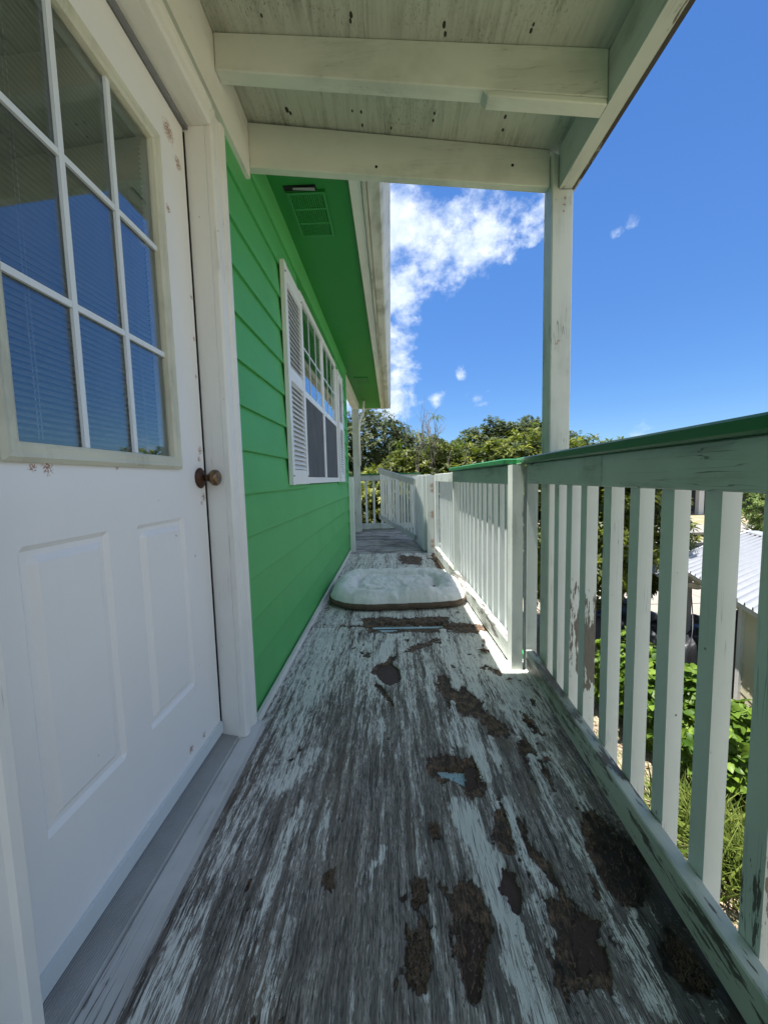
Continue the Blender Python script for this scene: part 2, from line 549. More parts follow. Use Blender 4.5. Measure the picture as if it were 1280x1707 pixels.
# plywood ceiling: pale green-grey paint with vertical mildew streaks
m, t, b = new_mat('painted_plywood_ceiling')
co = t.coords(False)
tcw = t.n.new('ShaderNodeNewGeometry').outputs['Position']
g = t.noise(t.scale(co, (30, 2.2, 1)), 1.0, 6.0, 0.7, 0.6)
g2 = t.noise(t.scale(co, (90, 6, 1)), 1.0, 4.0, 0.6)
cl_ = t.noise(co, 2.6, 4.0)
c = t.mix(t.math('MULTIPLY', t.step(g, 0.42, 0.68), t.step(cl_, 0.3, 0.6)), (0.53, 0.56, 0.49), (0.31, 0.33, 0.27))
c = t.mix(t.step(g2, 0.58, 0.72, 0, 0.55), c, (0.20, 0.21, 0.16))
g3 = t.noise(t.scale(co, (210, 60, 1)), 1.0, 4.0, 0.75)
c = t.mix(t.math('MULTIPLY', t.step(g3, 0.55, 0.64, 0, 0.8), t.step(cl_, 0.40, 0.60)), c, (0.10, 0.105, 0.075))
acc = None
for (px, py, rr) in ((436, 25, .010), (585, 24, .016), (584, 34, .012), (740, 40, .016), (742, 56, .014), (478, 182, .020), (484, 188, .014), (587, 184, .010), (602, 186, .012),
                     (604, 208, .013), (724, 188, .012), (722, 200, .012), (842, 194, .015), (838, 216, .013), (652, 213, .011), (885, 50, .013), (889, 40, .01)):
    r = ray(px, py)
    # the ceiling plane z = 2.414 - (x + 0.545) * 0.131
    k_ = (2.414 - 0.545 * 0.131 - EYE.z) / (r.z + 0.131 * r.x)
    p_ = EYE + r * k_
    v = t.step(t.vmath('DISTANCE', t.scale(tcw, (1.0, 0.55, 0)), (p_.x, p_.y * 0.55, 0)), rr * 0.62, rr * 0.1)
    acc = v if acc is None else t.math('MAXIMUM', acc, v)
spn = t.noise(t.scale(tcw, (120, 60, 1)), 1.0, 4.0, 0.7)
c = t.mix(t.step(t.math('ADD', t.math('MULTIPLY', acc, 0.7), t.math('MULTIPLY', spn, 0.6)), 0.62, 0.75), c, (0.03, 0.028, 0.02))
t.link(c, b.inputs['Base Color'])
b.inputs['Roughness'].default_value = 0.7
t.link(t.bump(t.math('ADD', g, g2), 0.35, 0.002), b.inputs['Normal'])
MAT['ceiling'] = m

# glass: sky and porch mirrored over a dark room
m, t, b = new_mat('window_glass')
m.node_tree.nodes.remove(b)
out = m.node_tree.nodes['Material Output']
gg = t.n.new('ShaderNodeNewGeometry')
cosv = t.math('ABSOLUTE', t.vmath('DOT_PRODUCT', gg.outputs['Normal'], gg.outputs['Incoming']))
refl = t.math('MULTIPLY_ADD', t.math('POWER', t.math('SUBTRACT', 1.0, cosv), 4.0), 1.0, 0.10, True)
gl = t.n.new('ShaderNodeBsdfGlossy')
gl.inputs['Roughness'].default_value = 0.0
gl.inputs['Color'].default_value = (0.9, 0.95, 0.97, 1)
tr = t.n.new('ShaderNodeBsdfTransparent')
tr.inputs['Color'].default_value = (0.90, 0.93, 0.92, 1)
mx = t.n.new('ShaderNodeMixShader')
t.link(refl, mx.inputs[0])
t.link(tr.outputs[0], mx.inputs[1])
t.link(gl.outputs[0], mx.inputs[2])
t.link(mx.outputs[0], out.inputs['Surface'])
MAT['glass'] = m

# deck plywood: peeled pale paint over grey grain, rot, brown filled holes (masks are stored per vertex)
m, t, b = new_mat('peeling_deck_plywood')
at = t.n.new('ShaderNodeAttribute')
at.attribute_name = 'wear'
sp = t.n.new('ShaderNodeSeparateColor')
t.link(at.outputs['Color'], sp.inputs[0])
co = t.coords(False)
wob = t.noise(co, 3.0, 3.0)
cw = t.vmath('ADD', co, t.vmath('MULTIPLY', t.scale(t.vmath('ADD', wob, (0, 0, 0)), (1, 1, 1)), (0.035, 0, 0)))
k1 = t.noise(t.scale(cw, (55, 3.6, 1)), 1.0, 6.0, 0.68)
k2 = t.noise(t.scale(cw, (230, 14, 1)), 1.0, 5.0, 0.7)
k3 = t.noise(t.scale(cw, (520, 42, 1)), 1.0, 3.0, 0.6)
big = t.noise(co, 4.0, 4.0)
val = t.math('ADD', sp.outputs[0], t.math('ADD', t.math('MULTIPLY', t.math('SUBTRACT', k1, 0.5), 1.5),
                                         t.math('ADD', t.math('MULTIPLY', t.math('SUBTRACT', k2, 0.5), 1.75), t.math('MULTIPLY', t.math('SUBTRACT', k3, 0.5), 1.0))))
fleck = t.step(t.noise(t.scale(cw, (330, 34, 1)), 1.0, 3.0, 0.6), 0.615, 0.645)
fleck = t.math('MULTIPLY', fleck, t.step(k1, 0.42, 0.56))
flake = t.noise(t.scale(co, (75, 20, 1)), 1.0, 5.0, 0.7)
val = t.math('ADD', val, t.math('MULTIPLY', t.math('SUBTRACT', flake, 0.5), 0.9))
pm = t.math('MAXIMUM', t.step(val, 0.485, 0.535), fleck)
crk = t.noise(t.scale(cw, (150, 2.6, 1)), 1.0, 3.0, 0.55)
crk = t.math('MULTIPLY', t.step(t.math('ABSOLUTE', t.math('SUBTRACT', crk, 0.5)), 0.016, 0.004), t.step(big, 0.40, 0.52))
crk2 = t.noise(t.scale(cw, (300, 9, 1)), 1.0, 2.0, 0.5)
crk = t.math('MAXIMUM', crk, t.math('MULTIPLY', t.step(crk2, 0.62, 0.66), 0.85))
pcol = t.mix(t.step(big, 0.3, 0.7), (0.66, 0.67, 0.625), (0.78, 0.785, 0.735))
pcol = t.mix(t.step(k2, 0.56, 0.72, 0, 0.6), pcol, (0.36, 0.36, 0.335))
wc = t.mix(t.step(k1, 0.35, 0.65), (0.15, 0.136, 0.12), (0.43, 0.395, 0.355))
wc = t.mix(t.step(k3, 0.45, 0.62, 0, 0.75), wc, (0.05, 0.045, 0.041))
wc = t.mix(t.step(t.noise(t.scale(co, (9, 3, 1)), 1.0, 4.0), 0.5, 0.68, 0, 0.6), wc, (0.17, 0.128, 0.09))
col_ = t.mix(pm, wc, pcol)
col_ = t.mix(t.math('MULTIPLY', crk, 0.9), col_, (0.022, 0.02, 0.018))
rn = t.noise(co, 95.0, 5.0, 0.7)
rfib = t.noise(t.scale(co, (160, 40, 100)), 1.0, 4.0, 0.7, 1.5)
rcol = t.mix(t.step(rfib, 0.34, 0.66), (0.028, 0.018, 0.012), (0.30, 0.19, 0.12))
rnv = t.math('ADD', t.math('MULTIPLY', t.math('SUBTRACT', rn, 0.5), 0.6), t.math('MULTIPLY', t.math('SUBTRACT', k2, 0.5), 1.5))
rotv = t.math('ADD', sp.outputs[1], rnv)
rotm = t.step(rotv, 0.46, 0.56)
rim = t.math('MULTIPLY', t.step(rotv, 0.30, 0.44), t.step(rotv, 0.66, 0.5))
rcol = t.mix(t.step(t.noise(co, 28.0, 4.0, 0.6), 0.40, 0.62), rcol, (0.055, 0.040, 0.030))
rcol = t.mix(t.step(k2, 0.54, 0.62, 0, 0.7), rcol, (0.20, 0.17, 0.14))
col_ = t.mix(rotm, col_, rcol)
col_ = t.mix(t.math('MULTIPLY', rim, 0.75), col_, (0.025, 0.018, 0.013))
holm = t.step(t.math('ADD', sp.outputs[2], t.math('MULTIPLY', t.math('SUBTRACT', rn, 0.5), 0.25)), 0.45, 0.55)
col_ = t.mix(holm, col_, t.mix(big, (0.062, 0.038, 0.031), (0.085, 0.054, 0.044)))
blk = t.step(t.math('ADD', at.outputs['Alpha'], t.math('ADD', t.math('MULTIPLY', t.math('SUBTRACT', k1, 0.5), 1.6), t.math('MULTIPLY', t.math('SUBTRACT', rn, 0.5), 1.2))), 0.44, 0.66)
col_ = t.mix(t.math('MULTIPLY', blk, 0.86), col_, (0.020, 0.017, 0.013))
t.link(col_, b.inputs['Base Color'])
b.inputs['Roughness'].default_value = 0.62
b.inputs['Specular IOR Level'].default_value = 0.3
hh = t.math('ADD', t.math('SUBTRACT', t.math('MULTIPLY', pm, 1.2), t.math('MULTIPLY', crk, 1.5)), t.math('ADD', t.math('MULTIPLY', k2, 0.9), t.math('MULTIPLY', k3, 0.8)))
hh = t.math('ADD', t.math('MULTIPLY', hh, t.math('SUBTRACT', 1.0, holm)), t.math('MULTIPLY', t.math('MULTIPLY', rfib, rotm), 2.6))
t.link(t.bump(hh, 0.7, 0.0016), b.inputs['Normal'])
MAT['deck'] = m


def leaf_mat(name, c0, c1, rough=0.42, trans=0.35):
    """per-leaf tint runs from c0 to c1 (leaf age), with light passing through the blade"""
    m, t, b = new_mat(name)
    a = t.n.new('ShaderNodeAttribute')
    a.attribute_name = 'tint'
    sp = t.n.new('ShaderNodeSeparateColor')
    t.link(a.outputs['Color'], sp.inputs[0])
    c = t.mix(sp.outputs[0], c0, c1)
    t.link(c, b.inputs['Base Color'])
    b.inputs['Roughness'].default_value = rough
    b.inputs['Specular IOR Level'].default_value = 0.2
    tl = t.n.new('ShaderNodeBsdfTranslucent')
    t.link(t.mix(0.5, c, (0.16, 0.24, 0.02)), tl.inputs['Color'])
    mx = t.n.new('ShaderNodeMixShader')
    mx.inputs[0].default_value = trans
    t.link(b.outputs[0], mx.inputs[1])
    t.link(tl.outputs[0], mx.inputs[2])
    t.link(mx.outputs[0], m.node_tree.nodes['Material Output'].inputs['Surface'])
    return m


MAT['leaf_loquat'] = leaf_mat('large_glossy_leaf', (0.018, 0.034, 0.006), (0.165, 0.18, 0.020), 0.45, 0.28)
MAT['leaf_oak'] = leaf_mat('small_dark_leaf', (0.028, 0.045, 0.016), (0.085, 0.10, 0.03), 0.55, 0.22)
MAT['leaf_vine'] = leaf_mat('bright_vine_leaf', (0.04, 0.09, 0.011), (0.18, 0.27, 0.035), 0.42, 0.4)
MAT['leaf_palm'] = leaf_mat('yellow_green_frond', (0.09, 0.13, 0.03), (0.28, 0.29, 0.08), 0.5, 0.35)
MAT['leaf_far'] = leaf_mat('feathery_green_leaf', (0.07, 0.12, 0.03), (0.15, 0.2, 0.05), 0.55, 0.35)
MAT['grass'] = leaf_mat('grass_blade', (0.06, 0.10, 0.016), (0.20, 0.24, 0.055), 0.5, 0.35)
MAT['bark'] = plain('grey_bark', (0.17, 0.15, 0.12), 0.9, var=0.45, scale=14, bumpy=0.5)
MAT['twig'] = plain('pale_dead_twig', (0.19, 0.17, 0.14), 0.85, var=0.3, scale=20)

# ground: sandy soil, leaf litter and thin grass
m, t, b = new_mat('sandy_grass_ground')
co = t.coords(False)
a1 = t.noise(co, 1.1, 6.0, 0.65)
a2 = t.noise(co, 22.0, 5.0, 0.7)
a3 = t.noise(co, 90.0, 3.0, 0.7)
c = t.mix(t.step(a2, 0.38, 0.62), (0.14, 0.105, 0.07), (0.36, 0.30, 0.215))
c = t.mix(t.step(a3, 0.58, 0.68), c, (0.10, 0.07, 0.05))
c = t.mix(t.math('MULTIPLY', t.step(a1, 0.45, 0.6), t.step(a3, 0.35, 0.6)), c, (0.11, 0.14, 0.035))
t.link(c, b.inputs['Base Color'])
b.inputs['Roughness'].default_value = 0.95
t.link(t.bump(t.math('ADD', a2, a3), 0.6, 0.02), b.inputs['Normal'])
MAT['ground'] = m

m, t, b = new_mat('concrete_slab')
co = t.coords(False)
a1 = t.noise(co, 1.3, 6.0, 0.65)
a2 = t.noise(co, 60.0, 4.0, 0.7)
c = t.mix(a1, (0.17, 0.155, 0.13), (0.26, 0.235, 0.195))
c = t.mix(t.step(a2, 0.55, 0.75, 0, 0.4), c, (0.2, 0.18, 0.16))
t.link(c, b.inputs['Base Color'])
b.inputs['Roughness'].default_value = 0.85
t.link(t.bump(a2, 0.3, 0.004), b.inputs['Normal'])
MAT['slab'] = m
MAT['metal_roof'] = plain('galvanised_roof_sheet', (0.33, 0.34, 0.355), 0.5, 0.55, var=0.15, scale=6, stretch=(1, 1, 1))
MAT['cream'] = paint('cream_lap_siding', (0.46, 0.43, 0.30), 'y', dirt=0.1, bumpy=0.1)
MAT['white_out'] = plain('white_outdoor_trim', (0.5, 0.5, 0.49), 0.5, var=0.08)
MAT['grey_post'] = plain('grey_painted_post', (0.30, 0.31, 0.33), 0.6, var=0.12)
MAT['tarp'] = plain('black_tarp', (0.016, 0.017, 0.021), 0.42, var=0.4, scale=5, bumpy=0.3)
MAT['tarp_grey'] = plain('dark_grey_cover', (0.035, 0.037, 0.043), 0.5, var=0.4, scale=5, bumpy=0.3)
MAT['dock'] = plain('bleached_dock_timber', (0.20, 0.19, 0.17), 0.9, var=0.3, scale=9, stretch=(0.3, 4, 1))
MAT['pile'] = plain('dark_seawall_pile', (0.08, 0.08, 0.085), 0.9, var=0.4)
MAT['far_wall'] = plain('dark_far_wall', (0.05, 0.05, 0.06), 0.8)
m, t, b = new_mat('canal_water')
b.inputs['Base Color'].default_value = (0.03, 0.045, 0.035, 1)
b.inputs['Roughness'].default_value = 0.08
t.link(t.bump(t.noise(t.scale(t.coords(False), (1, 3, 1)), 2.5, 4.0), 0.25, 0.05), b.inputs['Normal'])
MAT['water'] = m

m, t, b = new_mat('soiled_white_fleece')
co = t.coords(False)
f1 = t.noise(co, 160.0, 4.0, 0.75)
f2 = t.noise(co, 5.0, 4.0, 0.6)
f3 = t.noise(co, 38.0, 4.0, 0.7)
c = t.mix(t.step(f2, 0.35, 0.75), (0.84, 0.84, 0.82), (0.70, 0.70, 0.66))
c = t.mix(t.step(f3, 0.55, 0.75, 0, 0.3), c, (0.38, 0.38, 0.34))
t.link(c, b.inputs['Base Color'])
b.inputs['Roughness'].default_value = 1.0
b.inputs['Sheen Weight'].default_value = 0.3
t.link(t.bump(t.math('ADD', f1, t.math('MULTIPLY', f3, 1.5)), 0.7, 0.006), b.inputs['Normal'])
MAT['fleece'] = m
MAT['bed_base'] = plain('brown_bed_fabric', (0.12, 0.085, 0.06), 0.9, var=0.35, scale=9, bumpy=0.3)


# ------------------------------------------------------------------ numpy noise for the worn deck
def vnoise(x, y, seed):
    r = np.random.default_rng(seed).random((256, 256))
    xi, yi = np.floor(x).astype(int), np.floor(y).astype(int)
    fx, fy = x - xi, y - yi
    fx, fy = fx * fx * (3 - 2 * fx), fy * fy * (3 - 2 * fy)
    g = lambda a, b_: r[a % 256, b_ % 256]
    return (g(xi, yi) * (1 - fx) + g(xi + 1, yi) * fx) * (1 - fy) + (g(xi, yi + 1) * (1 - fx) + g(xi + 1, yi + 1) * fx) * fy


def fbm(x, y, seed, octv=4):
    s, a, tot = 0, 1.0, 0
    for i in range(octv):
        s = s + a * vnoise(x * 2 ** i, y * 2 ** i, seed + i)
        tot += a
        a *= 0.55
    return s / tot


def D(pts):
    """photo points -> deck plane (the wear has these shapes on the boards)"""
    return np.array([[p.x, p.y] for p in (on_z(*q) for q in pts)])


def poly_sd(P, poly):
    """signed distance (metres), positive inside"""
    poly = np.asarray(poly)
    n = len(poly)
    d = np.full(len(P), 1e9)
    inside = np.zeros(len(P), bool)
    for i in range(n):
        a, b_ = poly[i], poly[(i + 1) % n]
        ab = b_ - a
        tt = np.clip(((P - a) @ ab) / max(ab @ ab, 1e-12), 0, 1)
        d = np.minimum(d, np.hypot(*(P - a - tt[:, None] * ab).T))
        cond = (a[1] > P[:, 1]) != (b_[1] > P[:, 1])
        with np.errstate(divide='ignore', invalid='ignore'):
            xx = (b_[0] - a[0]) * (P[:, 1] - a[1]) / (b_[1] - a[1] if b_[1] != a[1] else 1e-12) + a[0]
        inside ^= cond & (P[:, 0] < xx)
    return np.where(inside, d, -d)


def line_d(P, pts):
    d = np.full(len(P), 1e9)
    for a, b_ in zip(pts[:-1], pts[1:]):
        ab = b_ - a
        tt = np.clip(((P - a) @ ab) / max(ab @ ab, 1e-12), 0, 1)
        d = np.minimum(d, np.hypot(*(P - a - tt[:, None] * ab).T))
    return d


sst = lambda v, lo, hi: (lambda q: q * q * (3 - 2 * q))(np.clip((v - lo) / (hi - lo), 0, 1))

# ------------------------------------------------------------------ ground, slab, water (setting)
GZ = -2.7
bm = bmesh.new()
# one sheet to the horizon, cut only by the canal
W0, W1 = 17.0, 19.6
CX0 = 9.0
gx = [-700, -60, 1.2, 3.0, 5.5, CX0, 30, 60, 700]
gy = [-700, -60, -5, 0, 4, 8, 12, W0, W1, 60, 700]
gv = {}
for i, x in enumerate(gx):
    for j, y in enumerate(gy):
        gv[i, j] = bm.verts.new((x, y, GZ))
for i in range(len(gx) - 1):
    for j in range(len(gy) - 1):
        if gy[j] == W0 and CX0 <= gx[i] < 700:
            continue
        bm.faces.new((gv[i, j], gv[i + 1, j], gv[i + 1, j + 1], gv[i, j + 1]))
tag(link('ground', finish(bm, 'ground'), MAT['ground']), 'sandy ground with thin dry grass below the deck', kind='structure')
bm = bmesh.new()
add_box(bm, CX0 - 0.5, 700, W0 - 0.5, W1 + 0.5, GZ - 1.4, GZ - 0.75)
tag(link('canal_water', finish(bm, 'canal_water'), MAT['water']), 'dark canal water below the timber seawall', kind='structure')
# driveway of cast concrete panels
drive = empty('driveway', (4.0, 9.0, GZ), 'pale concrete driveway panels shaded by the big-leaved tree', kind='structure')
for iy in range(4):
    for ix in range(3):
        x0, y0 = 3.9 + ix * 2.45, 7.0 + iy * 1.72
        box('concrete_panel', (x0, x0 + 2.42), (y0, y0 + 1.69), (GZ - 0.05, GZ + 0.04 + 0.004 * ((ix + iy) % 2)), MAT['slab'], drive, 0.006)

# ------------------------------------------------------------------ the deck
deck = empty('deck', (0, 2.4, 0), 'weathered walkway deck of peeling plywood beside the green house', kind='structure')
XL, XR = -0.566, 0.665

HOLES = [[(826, 1432), (845, 1440), (862, 1450), (876, 1480), (882, 1510), (866, 1535), (846, 1520), (832, 1490)],
         [(953, 1514), (984, 1514), (1001, 1535), (1012, 1569), (1022, 1590), (1022, 1621), (991, 1621), (977, 1624), (957, 1604), (950, 1569)],
         [(995, 1415), (1032, 1408), (1053, 1439), (1067, 1466), (1063, 1494), (1032, 1497), (1012, 1473)],
         [(777, 1528), (798, 1535), (808, 1556), (798, 1604), (798, 1655), (784, 1655), (774, 1604), (774, 1562)],
         [(771, 1272), (793, 1274), (795, 1305), (780, 1312), (773, 1303)],
         [(630, 1106), (653, 1103), (666, 1116), (666, 1136), (650, 1142), (630, 1133), (625, 1119)]]
OPEN = [[(731, 1280), (772, 1277), (775, 1303), (760, 1300), (742, 1290)],
        [(618, 1040), (640, 1036), (668, 1037), (680, 1034), (700, 1038), (735, 1036), (740, 1043), (712, 1047), (672, 1046), (640, 1052), (622, 1046)]]
ROT_POLY = [[(745, 1262), (790, 1258), (806, 1300), (796, 1326), (765, 1316), (722, 1284), (720, 1268)],
            [(733, 1475), (770, 1468), (800, 1490), (812, 1545), (802, 1668), (780, 1672), (765, 1600), (738, 1560)],
            [(683, 1552), (712, 1548), (710, 1600), (704, 1636), (682, 1632)],
            [(688, 1466), (708, 1466), (708, 1496), (690, 1500)],
            [(715, 1372), (731, 1372), (731, 1396), (716, 1396)],
            [(550, 1450), (556, 1452), (554, 1482), (548, 1480)],
            [(820, 1330), (845, 1340), (880, 1400), (915, 1425), (950, 1500), (1020, 1560), (1040, 1640), (1030, 1672), (985, 1650), (940, 1640), (915, 1560), (900, 1490), (860, 1440), (825, 1420)],
            [(965, 1345), (1000, 1360), (1060, 1420), (1085, 1500), (1050, 1510), (1000, 1500), (975, 1410)],
            [(725, 1125), (750, 1128), (775, 1150), (805, 1168), (820, 1190), (852, 1215), (852, 1232), (820, 1232), (790, 1200), (755, 1180), (735, 1150)],
            [(748, 1037), (815, 1040), (818, 1052), (770, 1056), (740, 1050)],
            [(600, 1030), (750, 1028), (748, 1054), (610, 1056)],
            [(868, 1175), (885, 1190), (905, 1225), (890, 1225), (872, 1200)],
            [(870, 1220), (900, 1260), (925, 1320), (905, 1330), (880, 1290), (860, 1250)],
            [(1120, 1560), (1160, 1600), (1190, 1645), (1150, 1630), (1115, 1590)],
            [(665, 925), (705, 928), (700, 942), (668, 940)],
            [(716, 915), (735, 925), (742, 950), (725, 945)]]
ROT_LINE = [([(625, 1119), (660, 1092), (700, 1078), (732, 1070)], 0.028), ([(795, 1116), (812, 1110), (834, 1122)], 0.010),
            ([(700, 1075), (745, 1062)], 0.03), ([(470, 1040), (600, 1044), (820, 1046)], 0.006), ([(630, 1142), (655, 1175)], 0.02)]
LIGHT = [([(523, 1260), (500, 1285), (478, 1305)], 0.035, .5), ([(506, 1336), (454, 1466), (420, 1587)], 0.012, .5), ([(550, 1336), (540, 1432)], 0.008, .45),
         ([(791, 1245), (829, 1346)], 0.014, .6), ([(775, 1350), (800, 1420), (830, 1490), (865, 1600), (905, 1707)], 0.030, .7), ([(760, 1340), (790, 1400)], 0.022, .35),
         ([(885, 1260), (915, 1330), (948, 1412)], 0.022, .65), ([(919, 1260), (977, 1349)], 0.018, .65), ([(953, 1370), (995, 1466), (1029, 1562)], 0.010, .6),
         ([(843, 1336), (874, 1425), (920, 1490)], 0.020, .6), ([(895, 1500), (908, 1545), (940, 1652)], 0.013, .55), ([(1012, 1655), (1060, 1703)], 0.012, .5),
         ([(600, 1075), (590, 1110)], 0.05, .35), ([(655, 1058), (635, 1100)], 0.028, .6), ([(712, 1090), (719, 1165)], 0.017, .5), ([(738, 1050), (761, 1142)], 0.028, .55),
         ([(780, 1064), (788, 1169)], 0.035, .4), ([(752, 1169), (761, 1238)], 0.022, .55), ([(781, 1201), (811, 1300)], 0.02, .6), ([(817, 1228), (834, 1290)], 0.008, .6),
         ([(637, 1201), (637, 1257)], 0.013, .5), ([(670, 1205), (662, 1262)], 0.009, .4), ([(500, 1200), (470, 1310)], 0.05, .25), ([(440, 1300), (360, 1450)], 0.04, .22),
         ([(330, 1520), (250, 1690)], 0.05, .25), ([(640, 1415), (630, 1440)], 0.008, .5), ([(620, 1440), (606, 1505)], 0.008, .4), ([(705, 1535), (720, 1560)], 0.012, .45),
         ([(640, 1670), (645, 1707)], 0.01, .5), ([(700, 1640), (708, 1665)], 0.012, .4), ([(830, 1060), (840, 1110)], 0.05, .4), ([(840, 1180), (920, 1290)], 0.02, .3)]
LIGHT_POLY = [[(1046, 1510), (1075, 1493), (1094, 1507), (1115, 1593), (1177, 1638), (1215, 1690), (1190, 1720), (1070, 1690), (1035, 1590)]]


def worn_sheet(y0, y1, res, seed):
    nx, ny = int((XR - XL) / res) + 1, int((y1 - y0) / (res * 1.25)) + 1
    X, Y = np.meshgrid(np.linspace(XL, XR, nx), np.linspace(y0, y1, ny))
    P = np.stack([X.ravel(), Y.ravel()], 1)
    x, y = P.T
    # wobble used to roughen every outline
    wb = (fbm(x * 22, y * 9, seed) - .5) * 0.06 + (fbm(x * 100, y * 60, seed + 9, 5) - .5) * 0.034
    streak = fbm(x * 16, y * 1.1, seed + 20) - .5
    density = np.full(len(P), 0.265) + streak * 0.62
    # more paint left along the house, and nearly all of it beyond the joint
    density += 0.20 * sst(-x, 0.16, 0.50) * (y < 2.41)
    density += 0.24 * sst(y, 1.15, 1.9)
    density -= 0.06 * sst(-np.abs(x - 0.02), -0.22, 0.0) * sst(-y, -1.35, -0.8)
    density += 0.14 * sst(y, 2.41, 2.55)
    for pts, w, a in LIGHT:
        dd = line_d(P, D(pts)) + wb * 0.6
        density += a * 0.7 * sst(-dd, -w * 1.7, -w * 0.2)
    for pl in LIGHT_POLY:
        density += 0.5 * sst(poly_sd(P, D(pl)) + wb, -0.004, 0.012)
    rot = np.zeros(len(P))
    for pl in ROT_POLY:
        rot = np.maximum(rot, sst(poly_sd(P, D(pl)) + wb * 1.5 - 0.002, -0.010, 0.012))
    for pts, w in ROT_LINE:
        rot = np.maximum(rot, sst(-(line_d(P, D(pts)) + wb * 1.4), -w * .9, -w * 0.3))
    # strips of paint stay standing inside the rotted band
    keep = np.zeros(len(P))
    for pts, w, a in LIGHT:
        if a >= .55:
            keep = np.maximum(keep, sst(-(line_d(P, D(pts)) + wb * 0.6), -w * 1.1, -w * 0.6))
    rot *= (1 - keep)
    # odd small pits elsewhere
    pit = fbm(x * 14, y * 7, seed + 40) * 0.6 + fbm(x * 50, y * 30, seed + 44) * 0.4
    rot = np.maximum(rot, sst(pit, 0.70, 0.735) * 0.9)
    hole = np.zeros(len(P))
    for pl in HOLES:
        hole = np.maximum(hole, sst(poly_sd(P, D(pl)) + wb * 0.7, -0.003, 0.005))
    op = np.zeros(len(P))
    for pl in OPEN:
        op = np.maximum(op, sst(poly_sd(P, D(pl)) + wb * 0.5, -0.004, 0.002))
    # damp rot and painted-in shadow along the outer rail, fading far off
    rail_x = np.where(y < 1.87, 0.5755 + (y - 0.5946) * 0.0465, 0.60)
    wet_shade = sst(x - rail_x + 0.105 + wb * 1.4, 0.0, 0.05) * sst(-y, -1.28, -0.85)
    wet_shade = np.maximum(wet_shade, 0.42 * sst(x, 0.10, 0.30) * sst(-y, -1.35, -1.0) * (0.5 + fbm(x * 11, y * 3, seed + 77)))
    density += 0.28 * sst(x, 0.40, 0.52) * sst(y, 1.22, 1.5)
    edge = sst(-(x - XL), -0.05, -0.01) * 0.62
    density -= 0.22 * wet_shade
    wet_shade = np.maximum(wet_shade * np.clip(0.35 + 0.9 * fbm(x * 9, y * 4, seed + 66), 0, 0.9), edge * (fbm(x * 20, y * 12, seed + 61) > 0.5))
    z = -0.0015 * rot - 0.009 * rot * (0.5 + 0.9 * (fbm(x * 60, y * 45, seed + 50) - .3)) - 0.013 * hole - 0.02 * op
    z = np.where(hole > 0.9, -0.0135 + (fbm(x * 30, y * 30, seed + 70) - .5) * 0.002, z)
    z += 0.0012 * (fbm(x * 40, y * 4, seed + 80) - .5)
    V = np.stack([x, y, z], 1)
    idx = np.arange(nx * ny).reshape(ny, nx)
    F = np.stack([idx[:-1, :-1].ravel(), idx[:-1, 1:].ravel(), idx[1:, 1:].ravel(), idx[1:, :-1].ravel()], 1)
    F = F[op[F].min(1) < 0.55]
    # a thickness: side skirts along the four edges
    ring = np.concatenate([idx[0, :], idx[1:, -1], idx[-1, -2::-1], idx[-2:0:-1, 0]])
    base = len(V)
    low = V[ring].copy()
    low[:, 2] = -0.019
    V = np.concatenate([V, low])
    k = np.arange(len(ring))
    k2 = (k + 1) % len(ring)
    F = np.concatenate([F, np.stack([ring[k2], ring[k], base + k, base + k2], 1)])
    me = np_mesh('plywood_sheet', V, F, True)
    W = np.stack([density, rot, hole, wet_shade], 1)
    W = np.concatenate([W, W[ring]])
    vcol(me, 'wear', W)
    return me


link('plywood_sheet', worn_sheet(-0.03, 2.408, 0.0045, 100), MAT['deck'], deck)
link('plywood_sheet', worn_sheet(2.414, 4.86, 0.006, 200), MAT['deck'], deck)
link('plywood_sheet', worn_sheet(-2.4, -0.036, 0.02, 300), MAT['deck'], deck)
# joists running out from the house, seen through the holes
for yj in (-1.2, 0.0, 0.62, 1.17, 1.80, 2.41, 3.0, 3.63, 4.2, 4.83, 5.6, 6.4, 7.1):
    box('joist', (-1.9 if yj > 5 else -0.6, 0.70), (yj - 0.045, yj + 0.045), (-0.20, -0.024), MAT['joist'], deck, 0.002)
# bright green outer board below the rail
board('edge_board', (0.675, 0.2, -0.135), (0.745, 1.9, -0.135), 0.14, 0.02, MAT['cap_bright'], deck)
board('edge_board', (0.66, -2.4, -0.135), (0.675, 0.19, -0.135), 0.14, 0.02, MAT['cap_bright'], deck)
board('edge_board', (0.745, 1.91, -0.135), (0.68, 4.9, -0.135), 0.14, 0.02, MAT['cap_bright'], deck)
# landing boards laid across beyond the plywood
for k in range(17):
    y = 4.87 + k * 0.142
    bm = bmesh.new()
    add_box(bm, -1.3, 0.985, -0.068, 0.068, -0.0125, 0.0125)
    link('deck_board', finish(bm, 'deck_board', 0.003), MAT['deckboard'], deck,
         (-0.3 if k % 2 else -0.28, y + 0.07, -0.0125 + random.uniform(-0.002, 0.002)), (0, 0, random.uniform(-0.002, 0.002)))
# tall posts that carry the deck
for (x, y) in ((0.62, -1.8), (0.62, 0.9), (0.62, 3.4), (0.5, 7.0), (-1.6, 7.0)):
    box('deck_pile', (x - 0.07, x + 0.07), (y - 0.07, y + 0.07), (GZ, -0.2), MAT['post'], deck, 0.004)
